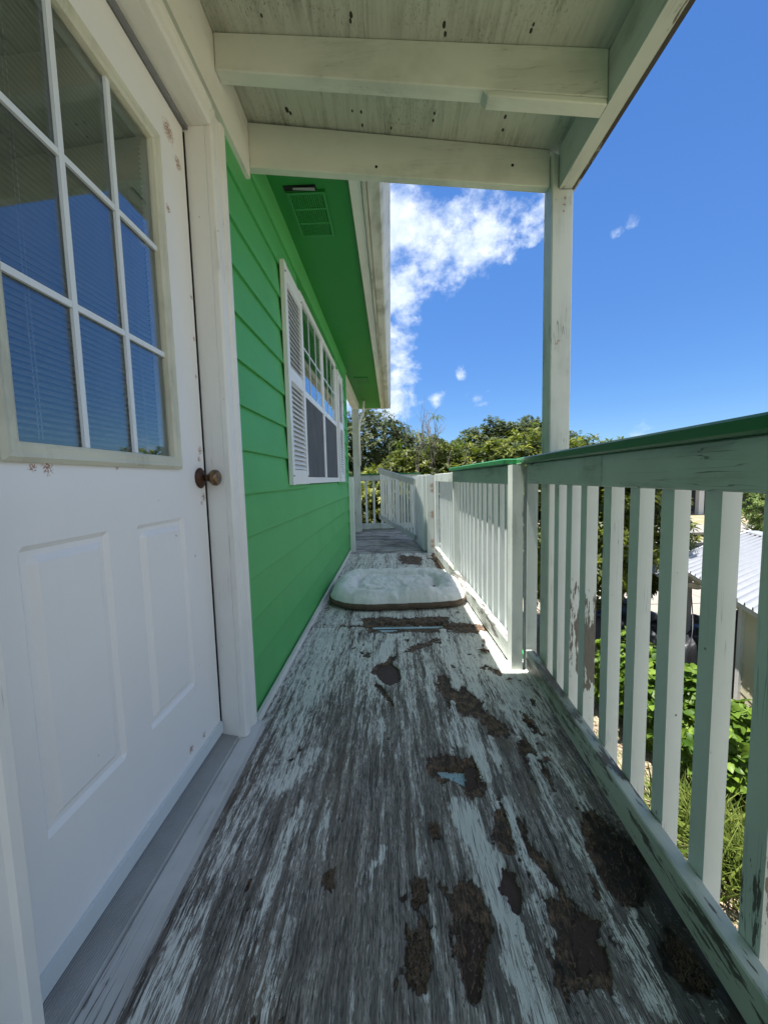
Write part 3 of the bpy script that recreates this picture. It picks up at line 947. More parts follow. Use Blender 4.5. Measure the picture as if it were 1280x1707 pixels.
# splinters and crumbs of rotten wood lying in the pits
N = 5200
cen = []
polys = [D(p) for p in ROT_POLY]
while len(cen) < N:
    pl = polys[RNG.integers(len(polys))]
    lo, hi = pl.min(0), pl.max(0)
    q = lo + RNG.random((24, 2)) * (hi - lo)
    q = q[poly_sd(q, pl) > -0.012]
    cen += list(q)
cen = np.array(cen[:N])
ang = RNG.normal(math.pi / 2, 0.6, N)
L = RNG.uniform(0.002, 0.010, N) * np.where(RNG.random(N) < 0.06, 1.9, 1)
Wd = RNG.uniform(0.0004, 0.0013, N)
dx, dy = np.cos(ang), np.sin(ang)
zz = RNG.uniform(-0.006, 0.001, N)
tl = RNG.uniform(-0.004, 0.006, N)
V = np.zeros((N, 4, 3))
for k, (a, b_) in enumerate(((-1, -1), (1, -0.4), (1, 0.4), (-1, 1))):
    V[:, k, 0] = cen[:, 0] + a * L / 2 * dx - b_ * Wd * dy
    V[:, k, 1] = cen[:, 1] + a * L / 2 * dy + b_ * Wd * dx
    V[:, k, 2] = zz + a * tl * 0.5 + 0.001 * (b_ > 0)
me = np_mesh('wood_splinters', V.reshape(-1, 3), np.arange(N * 4).reshape(N, 4))
spl = plain('splinter_wood', (0.15, 0.105, 0.07), 0.9, var=0.8, scale=260)
tag(link('wood_splinters', me, spl), 'brown splinters of rotten wood lying in the deck pits', 'splinters', kind='stuff')

# fallen leaves caught along the foot of the railing
rl = np.random.default_rng(303)
n = 34
ly = np.concatenate([rl.uniform(2.6, 4.8, 26), rl.uniform(1.2, 2.6, 8)])
lx = 0.53 - np.abs(rl.normal(size=n)) * 0.05 - np.where(ly > 4.4, rl.random(n) * 0.12, 0)
an = rl.random(n) * 6.28
verts, faces = [], []
for i in range(n):
    L_, W_ = rl.uniform(0.03, 0.065), rl.uniform(0.014, 0.024)
    c_, s2 = math.cos(an[i]), math.sin(an[i])
    k0 = len(verts)
    for (a, b_, h) in ((-.5, 0, .004), (-.1, .5, .012), (.5, 0, .006), (-.1, -.5, .012), (-.05, 0, .003)):
        verts.append((lx[i] + (a * L_) * c_ - (b_ * W_) * s2, ly[i] + (a * L_) * s2 + (b_ * W_) * c_, h + rl.random() * 0.004))
    faces += [(k0, k0 + 4, k0 + 1), (k0 + 1, k0 + 4, k0 + 2), (k0 + 2, k0 + 4, k0 + 3), (k0 + 3, k0 + 4, k0)]
lvm = plain('brown_dead_leaf', (0.15, 0.085, 0.05), 0.8, var=0.5, scale=30)
tag(link('dead_leaves', np_mesh('dead_leaves', verts, faces), lvm), 'brown dead leaves caught along the foot of the railing', 'dead leaves', kind='stuff')

# ------------------------------------------------------------------ the house
house = empty('green_house', (-2.0, 2.0, 0), 'bright green lap sided house with a white glazed door and shuttered window', 'house')
WX = -0.571
EAVE_Y0, EAVE_Y1 = 1.70, 7.72
# wall sheathing behind the boards, with openings left for door and window
for nm, y, z in (('wall', (1.40, 2.52), (-0.3, 2.36)), ('wall', (4.12, 5.0), (-0.3, 2.36)), ('wall', (2.52, 4.12), (-0.3, 0.93)),
                 ('wall', (2.52, 4.12), (2.16, 2.36)), ('wall', (-4.0, 0.37), (-0.3, 2.75)), ('wall', (0.37, 1.40), (2.13, 2.75)), ('wall', (1.40, 1.70), (2.36, 2.75))):
    box(nm, (-0.70, -0.588), y, z, MAT['green'], house, 0)
box('wall', (-4.5, -0.70), (4.9, 5.0), (-0.3, 2.36), MAT['green'], house, 0)
# dim rooms behind the openings
for y, z in (((0.2, 1.7), (-0.05, 2.3)), ((2.2, 4.4), (0.4, 2.3))):
    x0, x1, t_ = -2.6, -0.71, 0.02
    bm = bmesh.new()
    add_box(bm, x0, x0 + t_, y[0], y[1], z[0], z[1])
    add_box(bm, x0, x1, y[0], y[0] + t_, z[0] + .001, z[1] - .001)
    add_box(bm, x0, x1, y[1] - t_, y[1], z[0] + .001, z[1] - .001)
    add_box(bm, x0 + .001, x1 - .001, y[0] + .001, y[1] - .001, z[0] + .002, z[0] + t_)
    add_box(bm, x0 + .001, x1 - .001, y[0] + .001, y[1] - .001, z[1] - t_, z[1] - .002)
    link('room', finish(bm, 'room'), MAT['interior'], house)


def siding(y0, y1, zb, h, name='siding_board'):
    prof = [(-0.586, zb), (-0.5555, zb), (-0.5545, zb + 0.004), (-0.570, zb + h + 0.02), (-0.586, zb + h + 0.02)]
    return prism(name, prof, 'y', y0, y1, MAT['green'], house)


zb = 0.905 - 0.168 * 6
k = 0
while zb < 2.2:
    h = 0.168 if zb + 0.168 < 2.27 else 2.25 - zb
    if zb + 0.168 <= 0.93 + 0.01 or zb > 2.12:
        siding(1.417, 4.985, zb, h)
    else:
        siding(1.417, 2.53, zb, h)
        siding(4.11, 4.985, zb, h)
    siding(-4.0, 0.385, zb, h)
    zb += 0.168
box('baseboard', (-0.5535, -0.538), (1.417, 4.985), (0.003, 0.034), MAT['trim_y'], house, 0.004)
box('corner_trim', (-0.590, -0.549), (4.986, 5.06), (-0.25, 2.33), MAT['green'], house, 0.003)
# frieze board leaning under the soffit
prism('frieze_board', [(-0.586, 2.235), (-0.552, 2.235), (-0.535, 2.343), (-0.586, 2.343)], 'y', 1.702, 5.06, MAT['green'], house, 0.002)
# soffit, fascia, gutter, roof
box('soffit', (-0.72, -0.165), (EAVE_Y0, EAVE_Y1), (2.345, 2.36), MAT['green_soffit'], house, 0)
box('sub_fascia', (-0.1645, -0.108), (EAVE_Y0, EAVE_Y1), (2.326, 2.48), MAT['trim_y'], house, 0.003)
box('fascia', (-0.1045, -0.085), (EAVE_Y0, EAVE_Y1 + 0.02), (2.315, 2.49), MAT['fascia'], house, 0.003)
gp = [(-0.083, 2.462), (-0.083, 2.335), (-0.078, 2.33), (-0.022, 2.33), (-0.008, 2.345), (0.000, 2.37), (0.018, 2.395), (0.030, 2.42), (0.030, 2.455),
      (0.024, 2.455), (0.022, 2.42), (0.010, 2.40), (-0.010, 2.37), (-0.024, 2.338), (-0.076, 2.338), (-0.076, 2.462)]
prism('gutter', gp, 'y', EAVE_Y0, EAVE_Y1 + 0.01, MAT['gutter'], house)
box('gutter_end', (-0.083, 0.026), (EAVE_Y1 + 0.01, EAVE_Y1 + 0.013), (2.332, 2.455), MAT['gutter'], house, 0)
box('eave_end', (-0.72, -0.085), (EAVE_Y1, EAVE_Y1 + 0.02), (2.335, 2.5), MAT['trim_y'], house, 0.002)
hexa('roof', [(-6, EAVE_Y0, 4.35), (-0.085, EAVE_Y0, 2.495), (-0.085, EAVE_Y1 + 0.05, 2.495), (-6, EAVE_Y1 + 0.05, 4.35),
              (-6, EAVE_Y0, 4.42), (-0.05, EAVE_Y0, 2.53), (-0.05, EAVE_Y1 + 0.05, 2.53), (-6, EAVE_Y1 + 0.05, 4.42)], MAT['shingle'], house, 0)
hexa('roof', [(-6, -5, 4.35), (-0.60, -5, 2.70), (-0.60, EAVE_Y0 - 0.01, 2.70), (-6, EAVE_Y0 - 0.01, 4.35),
              (-6, -5, 4.42), (-0.60, -5, 2.75), (-0.60, EAVE_Y0 - 0.01, 2.75), (-6, EAVE_Y0 - 0.01, 4.42)], MAT['shingle'], house, 0)


for (ya, yb) in ((-4.0, 0.09),):
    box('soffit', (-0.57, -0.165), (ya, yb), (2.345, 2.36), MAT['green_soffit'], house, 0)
    box('sub_fascia', (-0.1645, -0.108), (ya, yb), (2.326, 2.48), MAT['trim_y'], house, 0.003)
    box('fascia', (-0.1045, -0.085), (ya, yb), (2.315, 2.49), MAT['fascia'], house, 0.003)
    prism('gutter', gp, 'y', ya, yb, MAT['gutter'], house)
    hexa('roof', [(-0.60, ya, 2.68), (-0.085, ya, 2.495), (-0.085, yb, 2.495), (-0.60, yb, 2.68),
                  (-0.60, ya, 2.70), (-0.05, ya, 2.53), (-0.05, yb, 2.53), (-0.60, yb, 2.70)], MAT['shingle'], house, 0)


def soffit_vent(yc, gap, tilt):
    """louvred vent: frame with three rows of short slots"""
    x0, x1, ln = -0.475, -0.285, 0.34
    y0, y1 = yc - ln / 2, yc + ln / 2
    v = empty('soffit_vent', (-0.38, yc, 2.34))
    v.parent = house
    v.location = Vector((-0.38, yc, 2.34)) - wloc(house)
    mm = MAT['green_vent']
    zt, zb_ = 2.3435, 2.334
    box('vent_frame', (x0, x0 + 0.016), (y0, y1), (zb_, zt), mm, v, 0.001)
    box('vent_frame', (x1 - 0.016, x1), (y0, y1), (zb_, zt), mm, v, 0.001)
    for j in range(4):
        yy = y0 + (ln - 0.016) * j / 3
        box('vent_bar', (x0 + 0.017, x1 - 0.017), (yy, yy + 0.016), (zb_, zt), mm, v, 0.001)
    for j in range(3):
        ya, yb = y0 + (ln - 0.016) * j / 3 + 0.017, y0 + (ln - 0.016) * (j + 1) / 3 - 0.001
        for i in range(13):
            xa = x0 + 0.020 + i * (x1 - x0 - 0.042) / 12.6
            bm = bmesh.new()
            add_box(bm, -0.0038, 0.0038, ya - (ya + yb) / 2, yb - (ya + yb) / 2, -0.003, 0.003)
            link('vent_slat', finish(bm, 'vent_slat'), mm, v, (xa + 0.004, (ya + yb) / 2, 2.3385), (0, 0.35, 0))
    box('vent_backing', (x0 + 0.004, x1 - 0.004), (y0 + 0.004, y1 - 0.004), (2.3442, 2.3448), MAT['black_gap'], v, 0)
    if gap:
        box('vent_gap', (x0 - 0.005, x1 - 0.04), (y0 - 0.035, y0 - 0.001), (2.3435, 2.3448), MAT['black_gap'], v, 0)
        hexa('vent_flap', [(x0 + 0.04, y0 - 0.03, 2.336), (x1 - 0.045, y0 - 0.034, 2.330), (x1 - 0.045, y0 - 0.012, 2.332), (x0 + 0.04, y0 - 0.014, 2.338),
                           (x0 + 0.04, y0 - 0.03, 2.3375), (x1 - 0.045, y0 - 0.034, 2.332), (x1 - 0.045, y0 - 0.012, 2.334), (x0 + 0.04, y0 - 0.014, 2.3395)], MAT['grey_post'], v, 0)


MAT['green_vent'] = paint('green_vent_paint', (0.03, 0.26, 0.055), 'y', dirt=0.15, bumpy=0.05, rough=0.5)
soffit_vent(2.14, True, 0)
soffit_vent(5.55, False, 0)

# ---- the window with its two shutters
win = empty('window', (WX, 3.32, 1.5))
win.parent = house
win.location = Vector((WX, 3.32, 1.5)) - wloc(house)
wy0, wy1, wz0, wz1 = 2.53, 4.11, 0.945, 2.145
fx = (-0.60, -0.549)
box('sill', (-0.60, -0.545), (wy0, wy1), (wz0 - 0.012, wz0 + 0.03), MAT['vinyl'], win)
box('head', fx, (wy0, wy1), (wz1 - 0.035, wz1 + 0.01), MAT['vinyl'], win)
box('jamb', fx, (wy0, wy0 + 0.035), (wz0 + 0.031, wz1 - 0.036), MAT['vinyl'], win)
box('jamb', fx, (wy1 - 0.035, wy1), (wz0 + 0.031, wz1 - 0.036), MAT['vinyl'], win)
box('mullion', (-0.60, -0.5485), (3.282, 3.332), (wz0 + 0.031, wz1 - 0.036), MAT['vinyl'], win)
for (a, b_) in ((wy0 + 0.036, 3.281), (3.333, wy1 - 0.036)):
    zm = 1.525
    box('meeting_rail', (-0.60, -0.551), (a, b_), (zm - 0.02, zm + 0.02), MAT['vinyl'], win)
    for yy in (a, b_ - 0.018):
        box('sash_stile', (-0.598, -0.5545), (yy, yy + 0.018), (zm + 0.021, wz1 - 0.037), MAT['vinyl'], win, 0.001)
        box('sash_stile', (-0.598, -0.5535), (yy, yy + 0.02), (wz0 + 0.032, zm - 0.021), MAT['vinyl'], win, 0.001)
    box('upper_pane', (-0.5605, -0.5585), (a + 0.019, b_ - 0.019), (zm + 0.021, wz1 - 0.037), MAT['glass'], win, 0)
    box('insect_screen', (-0.557, -0.5555), (a + 0.021, b_ - 0.021), (wz0 + 0.032, zm - 0.021), MAT['screen'], win, 0)
    w3 = (b_ - a) / 3
    for q in (1, 2):
        box('muntin', (-0.558, -0.5555), (a + w3 * q - 0.006, a + w3 * q + 0.006), (zm + 0.022, wz1 - 0.038), MAT['grid'], win, 0)
    zq = (zm + wz1) / 2 - 0.01
    box('muntin', (-0.5552, -0.5538), (a + 0.019, b_ - 0.019), (zq - 0.006, zq + 0.006), MAT['grid'], win, 0)


def shutter(y0, y1):
    z0, z1 = 0.93, 2.105
    s = empty('shutter', (-0.55, (y0 + y1) / 2, z0))
    s.parent = house
    s.location = Vector((-0.55, (y0 + y1) / 2, z0)) - wloc(house)
    xf = (-0.554, -0.531)
    sw = 0.05
    box('stile', xf, (y0, y0 + sw), (z0, z1), MAT['vinyl'], s, 0.004)
    box('stile', xf, (y1 - sw, y1), (z0, z1), MAT['vinyl'], s, 0.004)
    ya, yb = y0 + sw + 0.0005, y1 - sw - 0.0005
    for za, zb2 in ((z0 + 0.002, z0 + 0.085), (1.505, 1.575), (z1 - 0.085, z1 - 0.002)):
        box('rail', (-0.554, -0.533), (ya, yb), (za, zb2), MAT['vinyl'], s, 0.003)
    box('back_panel', (-0.5545, -0.5525), (ya, yb), (z0 + 0.09, z1 - 0.09), MAT['louver_back'], s, 0)
    me = None
    for za, zb2 in ((z0 + 0.088, 1.502), (1.578, z1 - 0.088)):
        n = int((zb2 - za) / 0.026)
        for i in range(n):
            zc = za + (i + 0.5) * (zb2 - za) / n
            if me is None:
                bm = bmesh.new()
                h = (yb - ya) / 2 - 0.001
                add_hex(bm, [(-0.008, -h, 0.008), (0.009, -h, -0.012), (0.009, h, -0.012), (-0.008, h, 0.008),
                             (-0.008, -h, 0.012), (0.009, -h, -0.008), (0.009, h, -0.008), (-0.008, h, 0.012)])
                me = finish(bm, 'louver')
            link('louver', me, MAT['vinyl'], s, (-0.5425, (ya + yb) / 2, zc))
    bmx = bmesh.new()
    for yy in (y0 + 0.02, y1 - 0.02):
        for zz_ in (z0 + 0.05, z1 - 0.05):
            lathe_bm(bmx, [(0, 0.006), (0.003, 0.004)], (-0.531, yy, zz_), (1, 0, 0), 8)
    link('screw', finish(bmx, 'screw'), MAT['rosette'], s)


MAT['louver_back'] = plain('shaded_louver_back', (0.45, 0.46, 0.46), 0.6)
shutter(2.095, 2.50)
shutter(4.125, 4.515)

# ---- door frame, door, threshold
box('jamb', (-0.70, -0.566), (1.306, 1.335), (0.02, 2.10), MAT['trim'], house, 0.001)
box('jamb', (-0.70, -0.566), (0.483, 0.512), (0.02, 2.10), MAT['trim'], house, 0.001)
box('head_jamb', (-0.70, -0.566), (0.513, 1.305), (2.078, 2.10), MAT['trim_y'], house, 0.001)
box('door_stop', (-0.70, -0.674), (1.285, 1.3055), (0.05, 2.077), MAT['black_gap'], house, 0)  # stop in the same black that stands for the shaded gap
# moulded casing, mitred look: stepped profile
cp = [(1.309, -0.5655), (1.309, -0.549), (1.316, -0.542), (1.335, -0.540), (1.341, -0.546), (1.372, -0.546), (1.378, -0.538), (1.398, -0.536), (1.406, -0.541), (1.406, -0.588), (1.336, -0.588), (1.336, -0.5655)]
prism('casing', [(x, y) for (y, x) in cp], 'z', 0.03, 2.145, MAT['trim'], house)
prism('casing', [(x, 1.819 - y) for (y, x) in cp], 'z', 0.03, 2.145, MAT['trim'], house)
hp = [(x, z) for (x, z) in [(-0.5655, 2.081), (-0.549, 2.081), (-0.542, 2.088), (-0.540, 2.105), (-0.546, 2.111), (-0.546, 2.122), (-0.538, 2.127), (-0.536, 2.140), (-0.541, 2.1449), (-0.588, 2.1449), (-0.588, 2.101), (-0.5655, 2.101)]]
prism('head_casing', hp, 'y', 0.5115, 1.3075, MAT['trim_y'], house)
box('gap_shade_strip', (-0.672, -0.6285), (1.3030, 1.3055), (0.05, 2.06), MAT['black_gap'], house, 0)  # black strip added to stand for the shade in the door gap
box('strip', (-0.628, -0.616), (0.515, 1.304), (2.066, 2.0775), MAT['grey_strip'], house, 0.003)

door = empty('door', (-0.65, 0.93, 0.05))
door.parent = house
door.location = Vector((-0.65, 0.93, 0.05)) - wloc(house)
dy0, dy1, dz0, dz1 = 0.517, 1.2955, 0.062, 2.064
ly0, ly1, lz0, lz1 = 0.643, 1.105, 1.030, 1.880      # glass opening
DX = -0.630                                           # outer face


def door_face():
    """the pressed steel face: grid of flat areas with two raised panels ringed by grooves"""
    PAN = [(0.626, 0.836, 0.318, 0.850), (0.928, 1.146, 0.318, 0.850)]
    ys = sorted(set([dy0, dy1, ly0 - 0.02, ly1 + 0.02] + [v for p in PAN for e in (0, 0.010, 0.020, 0.034) for v in (p[0] + e, p[1] - e)]))
    zs = sorted(set([dz0, dz1, lz0 - 0.02, lz1 + 0.02] + [v for p in PAN for e in (0, 0.010, 0.020, 0.034) for v in (p[2] + e, p[3] - e)]))
    bm = bmesh.new()

    def depth(y, z):
        for p in PAN:
            d = min(y - p[0], p[1] - y, z - p[2], p[3] - z)
            if d > -1e-6:
                return np.interp(d, [0, 0.010, 0.020, 0.034], [0, -0.008, -0.008, 0.002])
        return 0.0
    vv = {(i, j): bm.verts.new((DX + depth(y, z), y, z)) for i, y in enumerate(ys) for j, z in enumerate(zs)}
    for i in range(len(ys) - 1):
        for j in range(len(zs) - 1):
            yc, zc = (ys[i] + ys[i + 1]) / 2, (zs[j] + zs[j + 1]) / 2
            if ly0 - 0.02 < yc < ly1 + 0.02 and lz0 - 0.02 < zc < lz1 + 0.02:
                continue
            bm.faces.new((vv[i, j], vv[i + 1, j], vv[i + 1, j + 1], vv[i, j + 1]))
    # thickness: frame of boxes behind the face
    for y, z in (((dy0, ly0 - 0.02), (dz0, dz1)), ((ly1 + 0.02, dy1), (dz0, dz1)), ((ly0 - 0.02, ly1 + 0.02), (lz1 + 0.02, dz1)), ((ly0 - 0.02, ly1 + 0.02), (dz0, lz0 - 0.02))):
        add_box(bm, DX - 0.044, DX - 0.0105, y[0], y[1], z[0], z[1])
    for y in (dy0, dy1):
        a = [bm.verts.new(p) for p in ((DX - 0.0105, y, dz0), (DX, y, dz0), (DX, y, dz1), (DX - 0.0105, y, dz1))]
        bm.faces.new(a)
    return finish(bm, 'door_leaf')


link('door_leaf', door_face(), MAT['door'], door)
# moulded frame round the glass
fy0, fy1, fz0, fz1 = ly0 - 0.036, ly1 + 0.036, lz0 - 0.036, lz1 + 0.036
fp = [(0.0, 0.0005), (0.0, 0.010), (0.008, 0.016), (0.016, 0.013), (0.027, 0.013), (0.034, 0.009), (0.036, 0.0)]   # (inset from outer edge, proud)


def lite_frame():
    bm = bmesh.new()
    cor = [(fy0, fz0, 1, 1), (fy1, fz0, -1, 1), (fy1, fz1, -1, -1), (fy0, fz1, 1, -1)]
    rings = [[bm.verts.new((DX + pr, cy + sy * ins, cz + sz * ins)) for ins, pr in fp + [(0.036, -0.007)]] for cy, cz, sy, sz in cor]
    n = len(fp) + 1
    for k in range(4):
        a, b_ = rings[k], rings[(k + 1) % 4]
        for i in range(n - 1):
            bm.faces.new((a[i], b_[i], b_[i + 1], a[i + 1]))
    bmesh.ops.recalc_face_normals(bm, faces=bm.faces)
    return finish(bm, 'glass_frame')


link('glass_frame', lite_frame(), MAT['lite'], door)
box('glass_pane', (DX - 0.0075, DX - 0.0050), (ly0 - 0.002, ly1 + 0.002), (lz0 - 0.002, lz1 + 0.002), MAT['glass'], door, 0)
for q in (1, 2):
    yq = ly0 + (ly1 - ly0) * q / 3
    box('muntin', (DX - 0.0048, DX + 0.0022), (yq - 0.0066, yq + 0.0066), (lz0, lz1), MAT['grid'], door, 0.002)
    zq = lz0 + (lz1 - lz0) * q / 3
    for r in range(3):
        ya = ly0 + (ly1 - ly0) * r / 3 + (0.007 if r else 0)
        yb = ly0 + (ly1 - ly0) * (r + 1) / 3 - (0.007 if r < 2 else 0)
        box('muntin', (DX - 0.0048, DX + 0.0018), (ya, yb), (zq - 0.0066, zq + 0.0066), MAT['grid'], door, 0.002)
# the little blind behind the glass
me = None
ns = 66
for i in range(ns):
    zc = lz0 + 0.015 + i * (lz1 - lz0 - 0.03) / ns
    if me is None:
        bm = bmesh.new()
        h = (ly1 - ly0) / 2 - 0.012
        pts = [(-0.0058, -0.0026), (-0.002, -0.0003), (0.0020, 0.0012), (0.0058, 0.0014)]
        vs = [[bm.verts.new((a, s * h, b_)) for a, b_ in pts] for s in (-1, 1)]
        for q in range(3):
            bm.faces.new((vs[0][q], vs[0][q + 1], vs[1][q + 1], vs[1][q]))
        me = finish(bm, 'blind_slat')
    link('blind_slat', me, MAT['slat'], door, (DX - 0.024, (ly0 + ly1) / 2, zc), (0, 0, 0))
bm = bmesh.new()
for yy in (ly0 + 0.07, ly0 + 0.078, ly1 - 0.07):
    tube_bm(bm, [(DX - 0.022, yy, lz0 + 0.01), (DX - 0.022, yy, lz1 - 0.02)], [0.0009, 0.0009], 5)
link('blind_cord', finish(bm, 'blind_cord'), MAT['slat'], door)
box('blind_rail', (DX - 0.040, DX - 0.018), (ly0 + 0.01, ly1 - 0.01), (lz1 - 0.02, lz1), MAT['slat'], door, 0.001)
box('door_sweep', (DX + 0.0005, DX + 0.010), (dy0 + 0.004, dy1 - 0.004), (0.064, 0.104), MAT['sweep'], door, 0.002)
KZ, KY = 0.968, 1.262
bm = bmesh.new()
lathe_bm(bm, [(0.0005, 0.033), (0.003, 0.034), (0.006, 0.031), (0.008, 0.026), (0.011, 0.024), (0.013, 0.016), (0.016, 0.0125)], (DX, KY, KZ), (1, 0, 0), 28)
link('rosette', finish(bm, 'rosette', 0, True), MAT['rosette'], door)
bm = bmesh.new()
lathe_bm(bm, [(0.0165, 0.0115), (0.028, 0.0115), (0.034, 0.0135), (0.040, 0.022), (0.047, 0.0262), (0.055, 0.0268), (0.061, 0.024), (0.0645, 0.019), (0.065, 0.0125), (0.0632, 0.011)], (DX, KY, KZ), (1, 0, 0), 28)
link('knob', finish(bm, 'knob', 0, True), MAT['knob'], door)
# threshold: ridged metal plate and a timber nosing
bm = bmesh.new()
prof = [(-0.70, 0.02), (-0.70, 0.060), (-0.672, 0.060), (-0.655, 0.052), (-0.640, 0.050)]
n = 14
for i in range(n):
    a = -0.636 + i * 0.0046
    prof += [(a, 0.0475 - i * 0.0009), (a + 0.0016, 0.0490 - i * 0.0009), (a + 0.0030, 0.0490 - i * 0.0009), (a + 0.0040, 0.0475 - i * 0.0009)]
prof += [(-0.571, 0.034), (-0.568, 0.02)]
bm.free()
prism('threshold', prof, 'y', 0.515, 1.304, MAT['alu'], house)
box('sill_nosing', (-0.5675, -0.512), (0.38, 1.408), (-0.01, 0.028), MAT['sill'], house, 0.006)
# half post against the house corner, where a gate used to close
box('corner_post', (-0.553, -0.492), (5.00, 5.09), (0.0, 0.985), MAT['trim'], house, 0.003)
# far porch: beam, column, downspout
box('porch_beam', (-0.66, -0.555), (5.062, 7.16), (2.20, 2.335), MAT['trim_y'], house, 0.004)
box('column', (-0.672, -0.555), (6.98, 7.09), (0.0, 2.20), MAT['post'], house, 0.004)
bm = bmesh.new()
tube_bm(bm, [(-0.45, 6.96, 2.34), (-0.46, 6.96, 2.22), (-0.475, 6.955, 2.10), (-0.53, 6.945, 1.98), (-0.545, 6.945, 1.85), (-0.545, 6.945, 1.2)], [0.02, 0.02, 0.022, 0.022, 0.02, 0.018], 8)
link('downspout', finish(bm, 'downspout', 0, True), MAT['trim'], house)

# ------------------------------------------------------------------ porch roof over the door
porch = empty('porch_roof', (0.05, 1.0, 2.3), 'white timber porch roof with plywood ceiling over the deck by the door', 'porch roof')
LX = -0.545


def ceil_z(x):                                        # the ceiling falls towards the rail
    return 2.414 - (x - LX) * 0.131


hexa('ceiling_panel', [(-0.57, 0.12, ceil_z(-0.57)), (0.775, 0.12, ceil_z(0.775)), (0.775, 1.722, ceil_z(0.775)), (-0.57, 1.722, ceil_z(-0.57)),
                       (-0.57, 0.12, ceil_z(-0.57) + 0.015), (0.775, 0.12, ceil_z(0.775) + 0.015), (0.775, 1.722, ceil_z(0.775) + 0.015), (-0.57, 1.722, ceil_z(-0.57) + 0.015)], MAT['ceiling'], porch, 0)
hexa('roofing', [(-0.57, 0.10, ceil_z(-0.57) + 0.016), (0.785, 0.10, ceil_z(0.785) + 0.016), (0.785, 1.726, ceil_z(0.785) + 0.016), (-0.57, 1.726, ceil_z(-0.57) + 0.016),
                 (-0.57, 0.10, ceil_z(-0.57) + 0.03), (0.785, 0.10, ceil_z(0.785) + 0.03), (0.785, 1.726, ceil_z(0.785) + 0.03), (-0.57, 1.726, ceil_z(-0.57) + 0.03)], MAT['sheath'], porch, 0)
box('ledger', (-0.5705, LX), (0.12, 1.672), (2.185, 2.408), MAT['trim_y'], porch, 0.003)


def rafter(y_l, y_r, th, zl, zr, name='rafter'):
    """front face at y_l (wall end) .. y_r (rail end)"""
    x0, x1 = LX + 0.001, 0.699
    return hexa(name, [(x0, y_l, zl), (x1, y_r, zr), (x1, y_r + th, zr), (x0, y_l + th, zl),
                       (x0, y_l, ceil_z(x0) - 0.001), (x1, y_r, ceil_z(x1) - 0.001), (x1, y_r + th, ceil_z(x1) - 0.001), (x0, y_l + th, ceil_z(x0) - 0.001)], MAT['rafter'], porch, 0.003)


rafter(1.368, 1.308, 0.050, 2.299, 2.110)
rafter(0.74, 0.70, 0.045, 2.299, 2.110)
rafter(0.15, 0.15, 0.045, 2.299, 2.110)
# a patch piece scabbed under the outer end of the rafter
hexa('rafter_patch', [(0.335, 1.3277, 2.1480), (0.698, 1.3085, 2.090), (0.698, 1.357, 2.090), (0.335, 1.3765, 2.1480),
                      (0.318, 1.3285, 2.1690), (0.698, 1.3085, 2.1095), (0.698, 1.357, 2.1095), (0.318, 1.3775, 2.1690)], MAT['rafter'], porch, 0.003)
x0, x1 = LX - 0.02, 0.671
hexa('end_beam', [(x0, 1.676, 2.236), (x1, 1.676, 2.112), (x1, 1.714, 2.112), (x0, 1.714, 2.236),
                  (x0, 1.676, 2.4075), (x1, 1.676, ceil_z(x1) - 0.001), (x1, 1.714, ceil_z(x1) - 0.001), (x0, 1.714, 2.4075)], MAT['rafter'], porch, 0.003)
box('rim_beam', (0.700, 0.752), (0.12, 1.665), (2.092, ceil_z(0.752) - 0.001), MAT['rim'] if 'rim' in MAT else MAT['rail'], porch, 0.003)
box('rim_edge', (0.753, 0.772), (0.12, 1.70), (2.098, ceil_z(0.772) - 0.001), MAT['rim_edge'], porch, 0.002)
px0, px1, py0, py1 = 0.672, 0.757, 1.656, 1.742
bm = bmesh.new()
prof = [(px0, -0.3), (px1, -0.3), (px1, 2.090), (px0 + 0.027, 2.090), (px0 + 0.027, ceil_z(px0 + 0.027) - 0.03), (px0, ceil_z(px0) - 0.022)]
bm.free()
prism('post', prof, 'y', py0, py1, MAT['porch_post'], porch, 0.004)
for (hx, hz) in ((0.02 - 0.05, 2.215), (0.52, 2.20)):  # flat black discs standing for the dark of screw holes
    bm = bmesh.new()
    lathe_bm(bm, [(0, 0.006), (0.0015, 0.005)], (hx, 1.6758, hz), (0, -1, 0), 10)
    link('screw', finish(bm, 'screw'), MAT['black_gap'], porch)

# ------------------------------------------------------------------ railings
baluster_mesh = {}


def baluster(x, y, z0, z1, mat, parent, s=0.038, rot=0.0, tilt=0.0, deep=None):
    key = (round(z1 - z0, 3), s, mat.name, deep)
    hd_ = (deep or s) / 2
    rot += random.uniform(-0.025, 0.025)
    tilt += random.uniform(-0.003, 0.003)
    y += random.uniform(-0.003, 0.003)
    if key not in baluster_mesh:
        bm = bmesh.new()
        h = (z1 - z0) / 2
        add_box(bm, -s / 2, s / 2, -hd_, hd_, -h, h)
        me = finish(bm, 'baluster', 0.004, False, 2)
        me.materials.append(mat)
        baluster_mesh[key] = me
    return link('baluster', baluster_mesh[key], None, parent, (x, y, (z0 + z1) / 2), (0, tilt, rot))


def nx(y):                                            # inner face of the near railing
    return 0.5755 + (y - 0.5946) * 0.0465


near = empty('deck_railing', (0.6, 1.0, 0.0), 'near white railing with a dark green cap and peeling bottom rail', 'railing', 'railing sections along the deck edge')


def rail_y(name, fx, off, th, y0, y1, z0, z1, mat, parent, bevel=0.003):
    a, b_ = fx(y0) + off, fx(y1) + off
    return hexa(name, [(a, y0, z0), (a + th, y0, z0), (b_ + th, y1, z0), (b_, y1, z0),
                       (a, y0, z1), (a + th, y0, z1), (b_ + th, y1, z1), (b_, y1, z1)], mat, parent, bevel)


